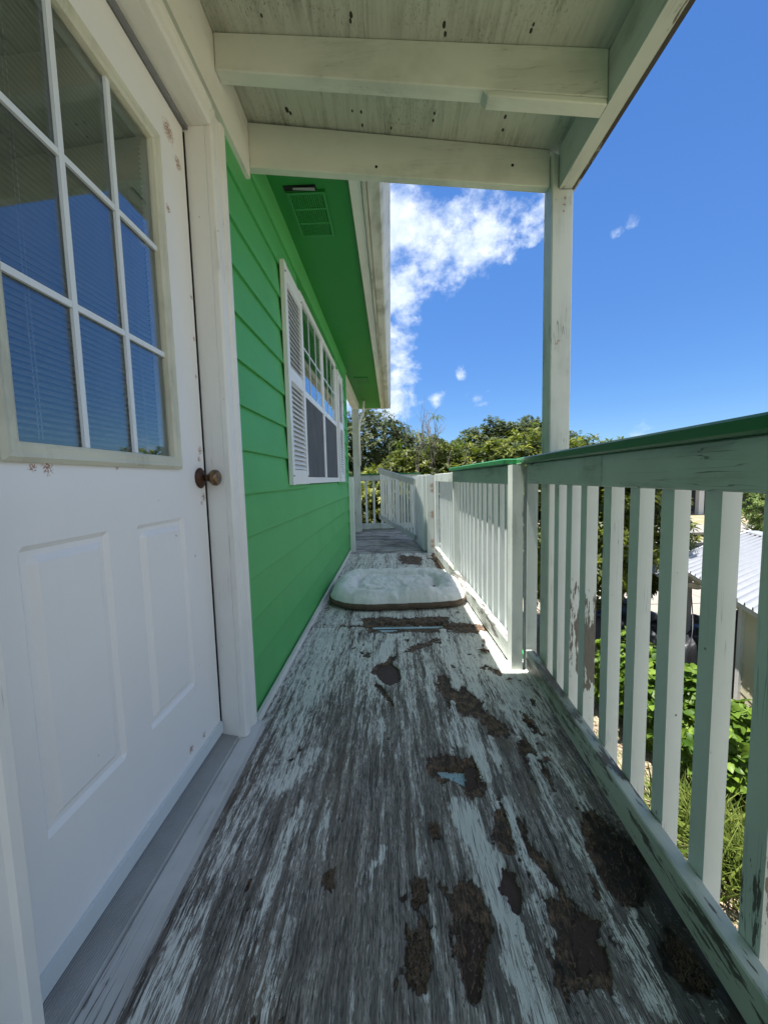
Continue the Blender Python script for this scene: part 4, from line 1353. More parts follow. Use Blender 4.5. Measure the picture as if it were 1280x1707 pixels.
rail_y('top_rail', nx, 0, 0.038, 1.113, 1.812, 0.913, 1.004, MAT['rail'], near)
rail_y('top_rail', nx, 0.0008, 0.038, -1.2, 1.1105, 0.913, 1.004, MAT['rail'], near)
rail_y('cap', nx, -0.028, 0.145, -1.2, 1.895, 1.0045, 1.034, MAT['green_cap'], near, 0.005)
rail_y('bottom_rail', nx, 0, 0.038, -1.2, 1.805, 0.022, 0.112, MAT['bottom_rail'], near)
for y, mk in ((-1.05, 0), (-.92, 0), (-.79, 0), (-.66, 0), (-.53, 0), (-.40, 0), (-.27, 0), (-.14, 0), (-.01, 0), (.12, 0), (.25, 0), (.38, 0), (.51, 0),
              (.628, 1), (.757, 0), (.886, 1), (1.015, 0), (1.147, 0), (1.303, 2), (1.422, 2), (1.542, 1), (1.615, 0)):
    if abs(y - 1.615) < 0.01:
        continue
    mt = (MAT['baluster'], MAT['baluster_chip'], MAT['baluster_bare'])[mk]
    baluster(nx(y) + 0.0385 + 0.019, y, -0.02, 0.9985, mt, near, 0.038, 0.045)


def fxr(y):                                           # inner face of the far railing
    return 0.5792 + (y - 1.8794) * -0.0208


# stud post between the two long sections
box('stud_post', (0.570, 0.622), (1.822, 1.892), (-0.01, 1.002), MAT['post'], near, 0.004)
box('side_stud', (0.640, 0.690), (1.822, 1.866), (-0.02, 0.995), MAT['post'], near, 0.003)
mid = empty('deck_railing', (0.57, 2.7, 0.0), 'middle white railing with sunlit balusters and a bright green cap past the post', 'railing', 'railing sections along the deck edge')
rail_y('top_rail', fxr, 0, 0.038, 1.896, 3.385, 0.908, 1.002, MAT['rail'], mid)
rail_y('cap', fxr, -0.032, 0.145, 1.898, 3.445, 1.0045, 1.033, MAT['green_cap'], mid, 0.005)
rail_y('bottom_rail', fxr, -0.008, 0.042, 1.896, 3.385, 0.02, 0.115, MAT['bottom_rail'], mid)
for i in range(12):
    y = 1.955 + i * 0.122
    baluster(fxr(y) + 0.0385 + 0.019, y, -0.02, 0.996, MAT['baluster_chip'] if i % 3 == 1 else MAT['baluster'], mid, 0.038, -0.02)
box('end_stud', (0.548, 0.606), (3.39, 3.44), (0.0, 1.002), MAT['post'], mid, 0.003)
short = empty('deck_railing', (0.54, 4.0, 0.0), 'short uncapped white railing beside the rust marked hinge post', 'railing', 'railing sections along the deck edge')
rail_y('top_rail', fxr, 0, 0.038, 3.445, 4.585, 0.905, 0.992, MAT['rail'], short)
rail_y('bottom_rail', fxr, -0.008, 0.042, 3.445, 4.60, 0.02, 0.115, MAT['bottom_rail'], short)
for i in range(9):
    y = 3.51 + i * 0.122
    baluster(fxr(y) + 0.0385 + 0.019, y, -0.02, 0.985, MAT['baluster'], short, 0.038, -0.02)
box('end_stud', (0.525, 0.566), (4.59, 4.675), (0.0, 0.992), MAT['baluster_chip'], short, 0.003)
hinge_post = box('gate_post', (0.440, 0.524), (4.80, 4.885), (0.0, 0.985), MAT['rust_post'], None, 0.005)
tag(hinge_post, 'square white post with three rusty hinge marks at the end of the plywood', 'post')
hinge_post2 = box('gate_post', (0.5265, 0.578), (4.79, 4.86), (0.0, 0.982), MAT['post'], None, 0.004)
tag(hinge_post2, 'narrow white post standing against the right side of the rust marked post', 'post')
# the boarded return beyond the hinge post
ret = empty('deck_railing', (0.41, 5.4, 0.0), 'white boarded railing running on behind the rust marked post', 'railing', 'railing sections along the deck edge')
for i in range(9):
    f = i / 8
    baluster(0.435 - 0.065 * f, 4.93 + 0.95 * f, 0.02, 0.985, MAT['baluster'], ret, 0.075, 0.02)
board('top_rail', (0.49, 4.91, 0.95), (0.425, 5.93, 0.95), 0.085, 0.036, MAT['rail'], ret)
board('bottom_rail', (0.49, 4.91, 0.07), (0.425, 5.93, 0.07), 0.085, 0.036, MAT['rail'], ret)
# railing closing the far end of the landing
end = empty('deck_railing', (-0.4, 7.15, 0.0), 'white railing with green cap closing the far end of the landing', 'railing', 'railing sections along the deck edge')
box('top_rail', (-1.55, 0.55), (7.12, 7.156), (0.925, 1.025), MAT['rail'], end)
box('cap', (-1.55, 0.55), (7.095, 7.215), (1.0255, 1.053), MAT['green_cap'], end)
box('bottom_rail', (-1.55, 0.55), (7.12, 7.156), (0.03, 0.13), MAT['rail'], end)
for i in range(15):
    baluster(-1.46 + i * 0.142, 7.176, 0.03, 1.02, MAT['baluster'], end)
box('end_stud', (0.50, 0.55), (7.157, 7.21), (0.0, 1.02), MAT['post'], end)
# the sagging gate
gate = empty('sagging_gate', (0.1, 6.0, 0.1), 'loose slatted white gate, shade coloured into its rails, sagging askew across the landing', 'gate')
A = Vector((-0.185, 6.55, 0))
B = Vector((0.345, 5.42, 0))
za0, zb0, gh = 0.275, 0.075, 0.86
dirv = (B - A).normalized()
perp = Vector((dirv.y, -dirv.x, 0))
if perp.y > 0:
    perp = -perp
board('top_rail', A + Vector((0, 0, za0 + gh - 0.04)) + perp * 0.02, B + Vector((0, 0, zb0 + gh - 0.035)) + perp * 0.02, 0.085, 0.036, MAT['gate'], gate)
board('bottom_rail', A + Vector((0, 0, za0 + 0.035)) + perp * 0.02, B + Vector((0, 0, zb0 + 0.035)) + perp * 0.02, 0.07, 0.036, MAT['gate'], gate)
n = 13
for i in range(n):
    f = (i + 0.4) / n
    p = A.lerp(B, f)
    z = za0 + (zb0 - za0) * f
    baluster(p.x, p.y, z + 0.01, z + gh - 0.035, MAT['gate_slat'], gate, 0.045, math.atan2(dirv.y, dirv.x), 0.0, 0.012)

# ------------------------------------------------------------------ the pet bed
bed = empty('pet_bed', (0.03, 3.15, 0.0), 'flattened white fleece pet bed with a brown underside lying across the deck', 'pet bed')


def bed_mesh(top):
    nu, nv = 150, 100
    u, v = np.meshgrid(np.linspace(-1, 1, nu), np.linspace(-1, 1, nv))
    # square to rounded rectangle
    hw, hd = 0.525, 0.43
    r_ = (np.abs(u) ** 4.2 + np.abs(v) ** 4.2) ** (1 / 4.2)
    mx_ = np.maximum(np.abs(u), np.abs(v)) + 1e-9
    uu, vv = u * mx_ / r_, v * mx_ / r_
    rho = (np.abs(uu) ** 4.2 + np.abs(vv) ** 4.2) ** (1 / 4.2)
    x = uu * hw
    y = vv * hd
    wav = (fbm(x * 9 + 5, y * 9 + 5, 900) - .5)
    big_ = (fbm(x * 3 + 15, y * 3 + 5, 950) - .5)
    x = x + wav * 0.018 * rho
    y = y + (fbm(x * 7 + 9, y * 7 + 40, 920) - .5) * 0.045 * rho - 0.05 * np.clip(-x / hw, 0, 1) ** 3 * np.sign(y) * np.abs(y / hd)
    if top:
        ins = np.maximum(np.abs(uu) / 0.60, np.abs(vv - 0.05) / 0.55)
        ins = (np.abs(uu / 0.60) ** 5 + np.abs((vv - 0.08) / 0.50) ** 5) ** 0.2
        bol = np.exp(-((rho - 0.80) / 0.20) ** 2)
        seam = np.exp(-((ins - 1.0) / 0.085) ** 2)
        z = 0.088 + 0.040 * bol - 0.034 * seam + 0.016 * np.exp(-(ins / 0.8) ** 4) + wav * 0.04 + big_ * 0.045 - 0.010 * np.exp(-((np.sin(x * 13 + big_ * 9)) / 0.16) ** 2) * (ins < 1.05) + (fbm(x * 16 + 3, y * 26 + 3, 990) - .5) * 0.014
        tuft = np.exp(-(((x - 0.17) / 0.012) ** 2 + ((y - 0.06) / 0.03) ** 2))
        z -= 0.02 * tuft
        fall = np.clip((1 - rho) / 0.2, 0, 1)
        z = 0.052 + (z - 0.052) * np.sqrt(1 - (1 - fall) ** 2)
        z += (fbm(x * 40, y * 40, 960) - .5) * 0.008 * fall
    else:
        fall = np.clip((1 - rho) / 0.06, 0, 1)
        z = 0.0365 * np.sqrt(1 - (1 - fall) ** 2) * 0 + 0.0515
    V = np.stack([x.ravel(), y.ravel(), z.ravel()], 1)
    idx = np.arange(nu * nv).reshape(nv, nu)
    F = np.stack([idx[:-1, :-1].ravel(), idx[:-1, 1:].ravel(), idx[1:, 1:].ravel(), idx[1:, :-1].ravel()], 1)
    if not top:
        ring = np.concatenate([idx[0, :], idx[1:, -1], idx[-1, -2::-1], idx[-2:0:-1, 0]])
        base = V[ring]
        layers = [V]
        prev = ring
        k = np.arange(len(ring))
        k2 = (k + 1) % len(ring)
        off = len(V)
        Fs = [F]
        for zz_, sc in ((0.049, 1.010), (0.034, 1.018), (0.016, 1.008), (0.001, 0.965)):
            lay = base.copy()
            lay[:, :2] *= sc
            lay[:, 2] = zz_ + (fbm(base[:, 0] * 20 + 7, base[:, 1] * 20 + 7, 970) - .5) * (0.006 if zz_ > 0.005 else 0)
            layers.append(lay)
            cur = off + k
            Fs.append(np.stack([prev[k2], prev[k], cur, cur[k2]], 1))
            prev = cur
            off += len(ring)
        V = np.concatenate(layers)
        F = np.concatenate(Fs)
    return np_mesh('bed_top' if top else 'bed_base', V, F, True)


for nm, tp in (('bed_top', True), ('bed_base', False)):
    o = link(nm, bed_mesh(tp), MAT['fleece'] if tp else MAT['bed_base'], bed, (0.025, 3.12, 0.004), (0, 0, 0.03))

# ------------------------------------------------------------------ shed, awning and yard things
shed = empty('yard_shed', (5.6, 6.0, GZ), 'cream lap sided shed with a ribbed metal roof below the deck', 'shed')
E_ = Vector((0.328, 0.945, 0)).normalized()           # along the eave, away from the camera
R_ = Vector((0.875, 0.485, 0)).normalized()           # up the roof slope
C0 = Vector((4.86, 5.32, 0))                          # wall corner under the eave
ZE = -0.80


def P3(v, z):
    return Vector((v.x, v.y, z))


nrm = Vector((-E_.y, E_.x, 0))
# lap boards on the eave wall, nearer than the corner
zb = GZ
while zb < ZE - 0.12:
    a, b_ = C0 - E_ * 3.2, C0 - E_ * 0.10
    h = 0.14
    hexa('lap_board', [P3(a + nrm * 0.014, zb), P3(b_ + nrm * 0.014, zb), P3(b_ - nrm * 0.02, zb), P3(a - nrm * 0.02, zb),
                       P3(a + nrm * 0.002, zb + h + 0.01), P3(b_ + nrm * 0.002, zb + h + 0.01), P3(b_ - nrm * 0.02, zb + h + 0.01), P3(a - nrm * 0.02, zb + h + 0.01)], MAT['cream'], shed, 0)
    zb += h
board('wall', P3(C0 - E_ * 1.65 - nrm * 0.06, (GZ + ZE) / 2), P3(C0 - E_ * 0.06 - nrm * 0.06, (GZ + ZE) / 2), ZE - GZ - 0.1, 0.06, MAT['cream'], shed, bevel=0)
board('corner_board', P3(C0 - E_ * 0.05 + nrm * 0.01, GZ), P3(C0 - E_ * 0.05 + nrm * 0.01, ZE - 0.06), 0.10, 0.07, MAT['white_out'], shed, up=E_)
board('wall', P3(C0 + R_ * 0.05, (GZ + ZE) / 2), P3(C0 + R_ * 3.5, (GZ + ZE) / 2), ZE - GZ, 0.05, MAT['cream'], shed, bevel=0)
# eave board and beam of the open bay
board('eave_board', P3(C0 - E_ * 3.4 + nrm * 0.16, ZE - 0.02), P3(C0 + E_ * 2.15 + nrm * 0.16, ZE - 0.02), 0.10, 0.03, MAT['white_out'], shed)
board('bay_beam', P3(C0 + E_ * 0.0 + nrm * 0.02, ZE - 0.14), P3(C0 + E_ * 2.1 + nrm * 0.02, ZE - 0.14), 0.12, 0.06, MAT['cream'], shed)
board('bay_post', P3(C0 + E_ * 2.05 + nrm * 0.02, GZ + 0.04), P3(C0 + E_ * 2.05 + nrm * 0.02, ZE - 0.2), 0.22, 0.20, MAT['grey_post'], shed, up=E_)
board('bay_panel', P3(C0 + E_ * 0.8 + R_ * 2.4, -1.15), P3(C0 + E_ * 3.0 + R_ * 2.4, -1.15), 0.5, 0.04, MAT['cream'], shed)
# ribbed metal roof sheet
rise = 0.12
span, along0, along1 = 3.6, -3.4, 2.2
pitch = 0.19
prof = []
s_ = along0
while s_ < along1:
    prof += [(s_, 0.0), (s_ + 0.115, 0.0), (s_ + 0.124, 0.042), (s_ + 0.150, 0.042), (s_ + 0.162, 0.0)]
    s_ += pitch
vs, fs = [], []
for (s_, h) in prof:
    for q in (0, 1):
        p = C0 + nrm * 0.24 + E_ * s_ + R_ * (span * q)
        vs.append((p.x, p.y, ZE + 0.035 + h + rise * span * q * 0.55))
for i in range(len(prof) - 1):
    fs.append((2 * i, 2 * i + 2, 2 * i + 3, 2 * i + 1))
me = np_mesh('roof', vs, fs)
link('roof', me, MAT['metal_roof'], shed)
a = C0 + nrm * 0.24 + E_ * along0 + R_ * span
b_ = C0 + nrm * 0.24 + E_ * along1 + R_ * span
rz = ZE + 0.06 + rise * span * 0.55
board('ridge_cap', P3(a, rz), P3(b_, rz), 0.03, 0.3, MAT['metal_roof'], shed)
e0 = C0 + nrm * 0.24 + E_ * (along1 - 0.02)
board('rake_trim', P3(e0, ZE + 0.05), P3(e0 + R_ * span, ZE + 0.06 + rise * span * 0.55), 0.07, 0.04, MAT['white_out'], shed)

# small awning beyond the shed
aw = empty('small_awning', (6.2, 8.8, GZ), 'small pale blue awning on thin posts beyond the shed eave', 'awning')
q0, q1 = on_z(1082, 948, -0.95), on_z(1108, 946, -0.95)
c_ = (q0 + q1) / 2
for s_ in (-1, 1):
    hexa('sheet', [(c_.x - 0.42 + 0.0, c_.y + s_ * 0.32 - 0.3, -1.02 - 0.06 * s_), (c_.x + 0.5, c_.y + s_ * 0.32 - 0.3, -1.0 - 0.06 * s_), (c_.x + 0.6, c_.y + s_ * 0.32 + 0.28, -0.92 - 0.06 * s_), (c_.x - 0.3, c_.y + s_ * 0.32 + 0.28, -0.94 - 0.06 * s_),
                   (c_.x - 0.42, c_.y + s_ * 0.32 - 0.3, -0.995 - 0.06 * s_), (c_.x + 0.5, c_.y + s_ * 0.32 - 0.3, -0.975 - 0.06 * s_), (c_.x + 0.6, c_.y + s_ * 0.32 + 0.28, -0.895 - 0.06 * s_), (c_.x - 0.3, c_.y + s_ * 0.32 + 0.28, -0.915 - 0.06 * s_)], MAT['metal_roof'], aw, 0)
for dx_ in (-0.25, 0.4):
    box('leg', (c_.x + dx_ - 0.02, c_.x + dx_ + 0.02), (c_.y - 0.02, c_.y + 0.02), (GZ, -1.02), MAT['white_out'], aw, 0)

# flood lamp and loose cable at the open bay
lampp = on_y(1158, 972, 6.9)
fl = empty('flood_lamp', lampp, 'small pale flood lamp hanging under the shed eave', 'lamp')
bm = bmesh.new()
lathe_bm(bm, [(0, 0.03), (0.03, 0.06), (0.06, 0.10), (0.075, 0.105), (0.08, 0.09)], lampp, (-0.5, -0.4, -0.75), 16)
bmesh.ops.translate(bm, vec=-lampp, verts=bm.verts)
link('lamp_shade', finish(bm, 'lamp_shade', 0, True), MAT['white_out'], fl, lampp)
bm = bmesh.new()
tube_bm(bm, [(0, 0, 0), (0.05, 0.06, 0.12), (0.10, 0.1, 0.22)], [0.014, 0.014, 0.014], 6)
link('bracket', finish(bm, 'bracket'), MAT['white_out'], fl, lampp)
c0, c1 = on_y(1152, 986, 6.85), on_y(1136, 1095, 5.9)
pts = []
for i in range(11):
    f = i / 10
    p = c0.lerp(c1, f)
    p.z -= 0.28 * math.sin(math.pi * f) * (1 - 0.4 * f)
    p.x += 0.10 * math.sin(math.pi * f)
    pts.append(p)
bm = bmesh.new()
tube_bm(bm, pts, [0.008] * 11, 5)
cab = link('hanging_cable', finish(bm, 'hanging_cable', 0, True), MAT['tarp'])
tag(cab, 'thin black cable sagging down from the shed eave', 'cable')


def tarp(name, c, sx, sy, h, yaw, mat, label, seed, strap=True):
    """tied-down tarpaulin over a load: a sagging, folded sheet reaching the slab"""
    o = empty(name, c, label, 'tarp')
    nu = 44
    u, v = np.meshgrid(np.linspace(-1, 1, nu), np.linspace(-1, 1, nu))
    rr = (np.abs(u) ** 5 + np.abs(v) ** 5) ** 0.2
    f = np.clip((1 - rr) / 0.28, 0, 1)
    lumps = fbm(u * 2.2 + 9, v * 2.2 + 9, seed) - .5
    z = h * np.sqrt(1 - (1 - f) ** 2.4) * (1 + 0.5 * lumps) + (fbm(u * 9 + 3, v * 9 + 3, seed + 5) - .5) * 0.08 * f
    rad = 1 + (fbm(np.arctan2(v, u) * 3 + 20, rr * 2, seed + 8) - .5) * 0.16
    x, y = u * sx * rad, v * sy * rad
    ca, sa = math.cos(yaw), math.sin(yaw)
    V = np.stack([(x * ca - y * sa).ravel(), (x * sa + y * ca).ravel(), z.ravel()], 1)
    idx = np.arange(nu * nu).reshape(nu, nu)
    F = np.stack([idx[:-1, :-1].ravel(), idx[:-1, 1:].ravel(), idx[1:, 1:].ravel(), idx[1:, :-1].ravel()], 1)
    link('sheet', np_mesh('sheet', V, F, True), mat, o, c)
    if strap:
        bm = bmesh.new()
        row = [Vector(V[idx[nu // 2 + 4, k]]) + Vector((0, 0, 0.012)) for k in range(2, nu - 2, 2)]
        tube_bm(bm, row, [0.014] * len(row), 5)
        link('strap', finish(bm, 'strap'), MAT['tarp_grey'], o, c)
    return o


tarp('tarped_load', Vector((5.75, 7.35, GZ + 0.04)), 1.0, 0.55, 0.62, 0.4, MAT['tarp'], 'black tarpaulin over a low load under the shed eave', 41)
tarp('tarped_load', Vector((6.35, 6.65, GZ + 0.04)), 0.62, 0.55, 0.95, 0.3, MAT['tarp_grey'], 'dark grey covered bulk standing just inside the shed bay', 57)
tarp('tarped_load', Vector((5.05, 8.9, GZ + 0.04)), 0.95, 0.75, 0.50, 0.2, MAT['tarp_grey'], 'low dark cover lying on the shaded driveway behind the vines', 73)

# canal edge: timber seawall, dock strip, far house
sw = empty('seawall', (17.0, W1, GZ), 'weathered timber seawall with dark piles along the canal', 'seawall')
for k in range(26):
    box('pile', (10 + k * 0.75, 10.3 + k * 0.75), (W1 - 0.06, W1 + 0.1), (GZ - 1.2, GZ - 0.12), MAT['pile'] if k % 2 else MAT['dock'], sw, 0.01)
box('cap_plank', (9.2, 36), (W1 - 0.15, W1 + 0.45), (GZ - 0.10, GZ + 0.06), MAT['dock'], sw, 0.01)
box('back_wall', (9.2, 36), (W1 + 0.101, W1 + 0.2), (GZ - 1.3, GZ - 0.11), MAT['pile'], sw, 0)
dk = empty('dock', (18, 22.5, GZ), 'bleached timber dock strip lying beyond the seawall', 'dock')
for k in range(5):
    box('plank', (11, 32), (21.6 + k * 0.62, 22.2 + k * 0.62), (GZ + 0.10, GZ + 0.24), MAT['dock'], dk, 0.01)
for k in range(5):
    box('support', (12 + k * 4.5, 12.3 + k * 4.5), (22.0, 24.2), (GZ - 0.02, GZ + 0.10), MAT['dock'], dk, 0)
fh = empty('far_house', (32, 36, GZ), 'distant dark open house with tall white posts across the canal', 'house')
box('wall', (20, 48), (36, 40), (GZ, 1.2), MAT['far_wall'], fh, 0)
box('roof', (18.5, 49), (32.2, 41), (1.2, 1.5), MAT['shingle'], fh, 0)
box('porch_floor', (19, 48.5), (32.6, 36), (-0.1, 0.15), MAT['dock'], fh, 0)
for k in range(10):
    box('post', (20 + k * 2.9, 20.42 + k * 2.9), (32.7, 33.1), (GZ, 1.2), MAT['white_out'], fh, 0)
for k in range(9):
    box('railing', (20.45 + k * 2.9, 22.88 + k * 2.9), (32.85, 32.95), (0.5, 1.2), MAT['white_out'], fh, 0)


# ------------------------------------------------------------------ vegetation
def unit(v):
    return v / (np.linalg.norm(v, axis=1, keepdims=True) + 1e-9)


def leaves_mesh(name, base, d, up, L, W, tint, fold=0.25, droop=0.18):
    """each leaf: two folded kites (base, left, mid, right, tip)"""
    n = len(base)
    side = unit(np.cross(d, up))
    nn = unit(np.cross(side, d))
    L, W = L[:, None], W[:, None]
    p0 = base
    mid = base + d * L * 0.5 + nn * L * 0.06
    tip = base + d * L - nn * L * droop
    lf = base + d * L * 0.48 + side * W * 0.5 + nn * W * fold
    rt = base + d * L * 0.48 - side * W * 0.5 + nn * W * fold
    V = np.stack([p0, lf, mid, rt, tip], 1).reshape(-1, 3)
    o = (np.arange(n) * 5)[:, None]
    F = np.concatenate([o + np.array([[0, 2, 1]]), o + np.array([[0, 3, 2]]), o + np.array([[1, 2, 4]]), o + np.array([[2, 3, 4]])])
    me = np_mesh(name, V, F)
    tt = np.repeat(tint, 5)
    vcol(me, 'tint', np.stack([tt, tt, tt, np.ones_like(tt)], 1))
    return me


def round_leaves_mesh(name, base, d, up, L, W, tint, fold=0.16, droop=0.2):
    """broad leaf with a folded midrib: six points round the edge, three on the rib"""
    n = len(base)
    side = unit(np.cross(d, up))
    nn = unit(np.cross(side, d))
    L, W = L[:, None], W[:, None]
    edge = [(0.14, 0.30), (0.36, 0.50), (0.68, 0.38)]
    rib = [0.0, 0.36, 0.68, 1.0]
    pts = [base + d * L * r - nn * L * droop * r * r for r in rib]
    for sg in (1, -1):
        pts += [base + d * L * r + side * W * w * sg + nn * W * fold * w * 2 - nn * L * droop * r * r for r, w in edge]
    V = np.stack(pts, 1).reshape(-1, 3)
    o = (np.arange(n) * 10)[:, None]
    tri = [(0, 1, 4), (4, 1, 5), (5, 1, 2), (5, 2, 6), (6, 2, 3), (0, 7, 1), (7, 8, 1), (8, 2, 1), (8, 9, 2), (9, 3, 2)]
    F = np.concatenate([o + np.array([t_]) for t_ in tri])
    me = np_mesh(name, V, F)
    tt = np.repeat(tint, 10)
    vcol(me, 'tint', np.stack([tt, tt, tt, np.ones_like(tt)], 1))
    return me


def shell_points(blobs, n, rng, inner=0.35):
    """points on and just inside an uneven union of ellipsoids; returns points and outward directions"""
    out_p, out_n = [], []
    w = np.array([b_[3] * b_[4] + b_[4] * b_[5] + b_[3] * b_[5] for b_ in blobs])
    w = w / w.sum()
    while sum(len(p) for p in out_p) < n:
        k = rng.choice(len(blobs), 4000, p=w)
        B_ = np.array(blobs)[k]
        d = unit(rng.normal(size=(4000, 3)))
        r = 1 - inner * rng.random(4000) ** 1.6
        bumps = 1 + 0.16 * np.sin(d[:, 0] * 5.1 + k) * np.sin(d[:, 1] * 6.3 + 2 * k) + 0.12 * np.sin(d[:, 2] * 9 + d[:, 0] * 7 + k)
        p = B_[:, :3] + d * B_[:, 3:6] * (r * bumps)[:, None]
        ok = np.ones(4000, bool)
        for bb in blobs:
            q = (p - np.array(bb[:3])) / np.array(bb[3:6])
            ok &= (np.linalg.norm(q, axis=1) > 0.62)
        ok &= p[:, 2] > GZ + 0.05
        out_p.append(p[ok])
        out_n.append(unit(d[ok] / B_[ok][:, 3:6]))
    return np.concatenate(out_p)[:n], np.concatenate(out_n)[:n]


def rosettes(blobs, n, per, L, W, rng, young=0.12, inner=0.35):
    c, nn = shell_points(blobs, n, rng, inner)
    ax = unit(nn * 0.7 + np.array([0, 0, 0.75]) + rng.normal(size=(n, 3)) * 0.3)
    t0 = rng.random(n) * 0.55
    t0[rng.random(n) < young] += 0.45
    k = per
    axr = np.repeat(ax, k, 0)
    cr = np.repeat(c, k, 0) + rng.normal(size=(n * k, 3)) * 0.012
    a = unit(np.cross(axr, np.array([0.3, 0.9, 0.2])))
    b_ = np.cross(axr, a)
    th = np.tile(np.arange(k) * 2.39996, n) + np.repeat(rng.random(n) * 6.28, k)
    el = rng.uniform(-0.15, 0.75, n * k)
    d = unit((a * np.cos(th)[:, None] + b_ * np.sin(th)[:, None]) * np.cos(el)[:, None] + axr * np.sin(el)[:, None])
    LL = rng.uniform(0.65, 1.15, n * k) * L
    tint = np.clip(np.repeat(t0, k) + rng.normal(size=n * k) * 0.10, 0, 1)
    return cr, d, axr, LL, LL * W / L, tint


def branch_tree(bm, p, d, length, r, depth, rng, spread=0.6, seg=5, up=0.15):
    p = Vector(p)
    pts, rad = [p.copy()], [r]
    dd = Vector(d).normalized()
    for i in range(4):
        dd = (dd + Vector(rng.normal(size=3)) * 0.16 + Vector((0, 0, up * 0.4))).normalized()
        p = p + dd * (length / 4)
        pts.append(p.copy())
        rad.append(max(r * (1 - 0.13 * (i + 1)), 0.003))
    tube_bm(bm, pts, rad, seg)
    if depth <= 0:
        return
    for k in range(3 if depth > 1 else 2):
        nd = (dd + Vector(rng.normal(size=3)) * spread + Vector((0, 0, up))).normalized()
        i = 2 + int(rng.integers(0, 3))
        branch_tree(bm, pts[i], nd, length * rng.uniform(0.55, 0.8), rad[i] * 0.68, depth - 1, rng, spread, max(4, seg - 1), up)


def tree(name, label, cat, base, blobs, leaf, n, per, L, W, seed, trunk=0.12, depth=3, group=None, young=0.12, tlen=1.3, inner=0.35, big=0):
    build = round_leaves_mesh if big else leaves_mesh
    rng = np.random.default_rng(seed)
    o = empty(name, base, label, cat, group)
    bm = bmesh.new()
    for k in range(2 if depth < 4 else 3):
        branch_tree(bm, base, (rng.normal() * 0.25, rng.normal() * 0.25, 1), tlen, trunk * (1 - 0.25 * k), depth, rng, 0.6, 7)
    bmesh.ops.translate(bm, vec=-Vector(base), verts=bm.verts)
    link('trunk', finish(bm, 'trunk'), MAT['bark'], o, base)
    cr, d, ax, LL, WW, tint = rosettes(blobs, n, per, L, W, rng, young, inner)
    cr = cr - np.array(base)
    if big:                                            # the leaves seen largest are single objects
        order = np.argsort(np.linalg.norm(cr + np.array(base) - np.array(EYE), axis=1))
        sel = order[:: max(1, len(order) // (big * 6))][:big]
        keep = np.ones(len(cr), bool)
        keep[sel] = False
        one = build('leaf', np.zeros((1, 3)), np.array([[0, 1.0, 0]]), np.array([[0, 0, 1.0]]), np.array([L]), np.array([W]), np.array([0.35]))
        one.materials.append(leaf)
        for i in sel:
            lo = bpy.data.objects.new('leaf', one)
            COL.objects.link(lo)
            lo.parent = o
            lo.location = cr[i]
            z_ = Vector(ax[i])
            y_ = Vector(d[i])
            x_ = y_.cross(z_).normalized()
            z_ = x_.cross(y_)
            lo.rotation_euler = Matrix((x_, y_, z_)).transposed().to_euler()
        cr, d, ax, LL, WW, tint = cr[keep], d[keep], ax[keep], LL[keep], WW[keep], tint[keep]
    f = link('crown', build('crown', cr, d, ax, LL, WW, tint), leaf, o, base)
    f['kind'] = 'stuff'
    return o


# big-leaved trees just past the railing
tree('loquat_tree', 'large dense big-leaved tree behind the middle railing, right of the tall post', 'tree', (3.9, 8.9, GZ),
     [(3.2, 8.6, 0.9, 1.5, 1.3, 1.0), (4.5, 8.3, 0.6, 1.1, 1.1, 1.0), (2.1, 9.0, 0.75, 1.2, 1.1, 1.0), (5.2, 8.5, -0.3, 1.2, 1.1, 1.1), (4.0, 8.1, -0.6, 1.5, 1.2, 1.1), (5.7, 8.9, -1.0, 0.9, 1.0, 0.9), (2.6, 8.2, -0.5, 1.3, 1.0, 1.2), (4.85, 8.4, 0.9, 0.8, 0.8, 0.7)],
     MAT['leaf_loquat'], 4200, 10, 0.18, 0.052, 21, 0.11, 3, 'trees beyond the deck', 0.25, 1.5)
tree('loquat_tree', 'bushy big-leaved tree with bare twigs on top behind the sagging gate', 'tree', (1.0, 9.4, GZ),
     [(1.0, 9.3, 0.9, 1.15, 0.9, 0.85), (0.2, 9.2, 0.6, 0.9, 0.8, 0.8), (1.6, 9.0, 0.3, 1.0, 0.9, 1.0), (0.6, 8.9, -0.4, 1.3, 0.9, 1.2), (-0.2, 9.0, -0.2, 0.9, 0.8, 1.0)],
     MAT['leaf_loquat'], 3000, 10, 0.16, 0.046, 22, 0.09, 3, 'trees beyond the deck', 0.3, 1.5)
# bare twigs standing out of it
tw = empty('dead_shrub', (0.7, 9.0, GZ), 'leafless pale twiggy shrub rising above the big-leaved tree', 'shrub')
rng = np.random.default_rng(5)
bm = bmesh.new()
for k in range(6):
    branch_tree(bm, (0.8 + rng.normal() * 0.28, 8.5 + rng.normal() * 0.2, 0.9), (rng.normal() * 0.3, rng.normal() * 0.2, 1), 0.72, 0.011, 3, rng, 0.42, 4, 0.3)
for k in range(4):
    branch_tree(bm, (0.3 + 0.4 * k, 8.3, 0.6), (-0.9 + 0.55 * k, -0.3, 0.45), 0.7, 0.014, 2, rng, 0.5, 4, 0.05)
bmesh.ops.translate(bm, vec=(-0.7, -9.0, -GZ), verts=bm.verts)
link('branches', finish(bm, 'branches'), MAT['twig'], tw, (0.7, 9.0, GZ))
bm = bmesh.new()
for k in range(3):
    tube_bm(bm, [(0.0, 0, 0), (0.1 * k - 0.1, -0.2, 1.8), (0.05 + 0.2 * k - 0.2, -0.3, 3.4)], [0.035, 0.028, 0.014], 5)
link('trunk', finish(bm, 'trunk'), MAT['twig'], tw, (0.7, 9.0, GZ))
rt = np.random.default_rng(8)
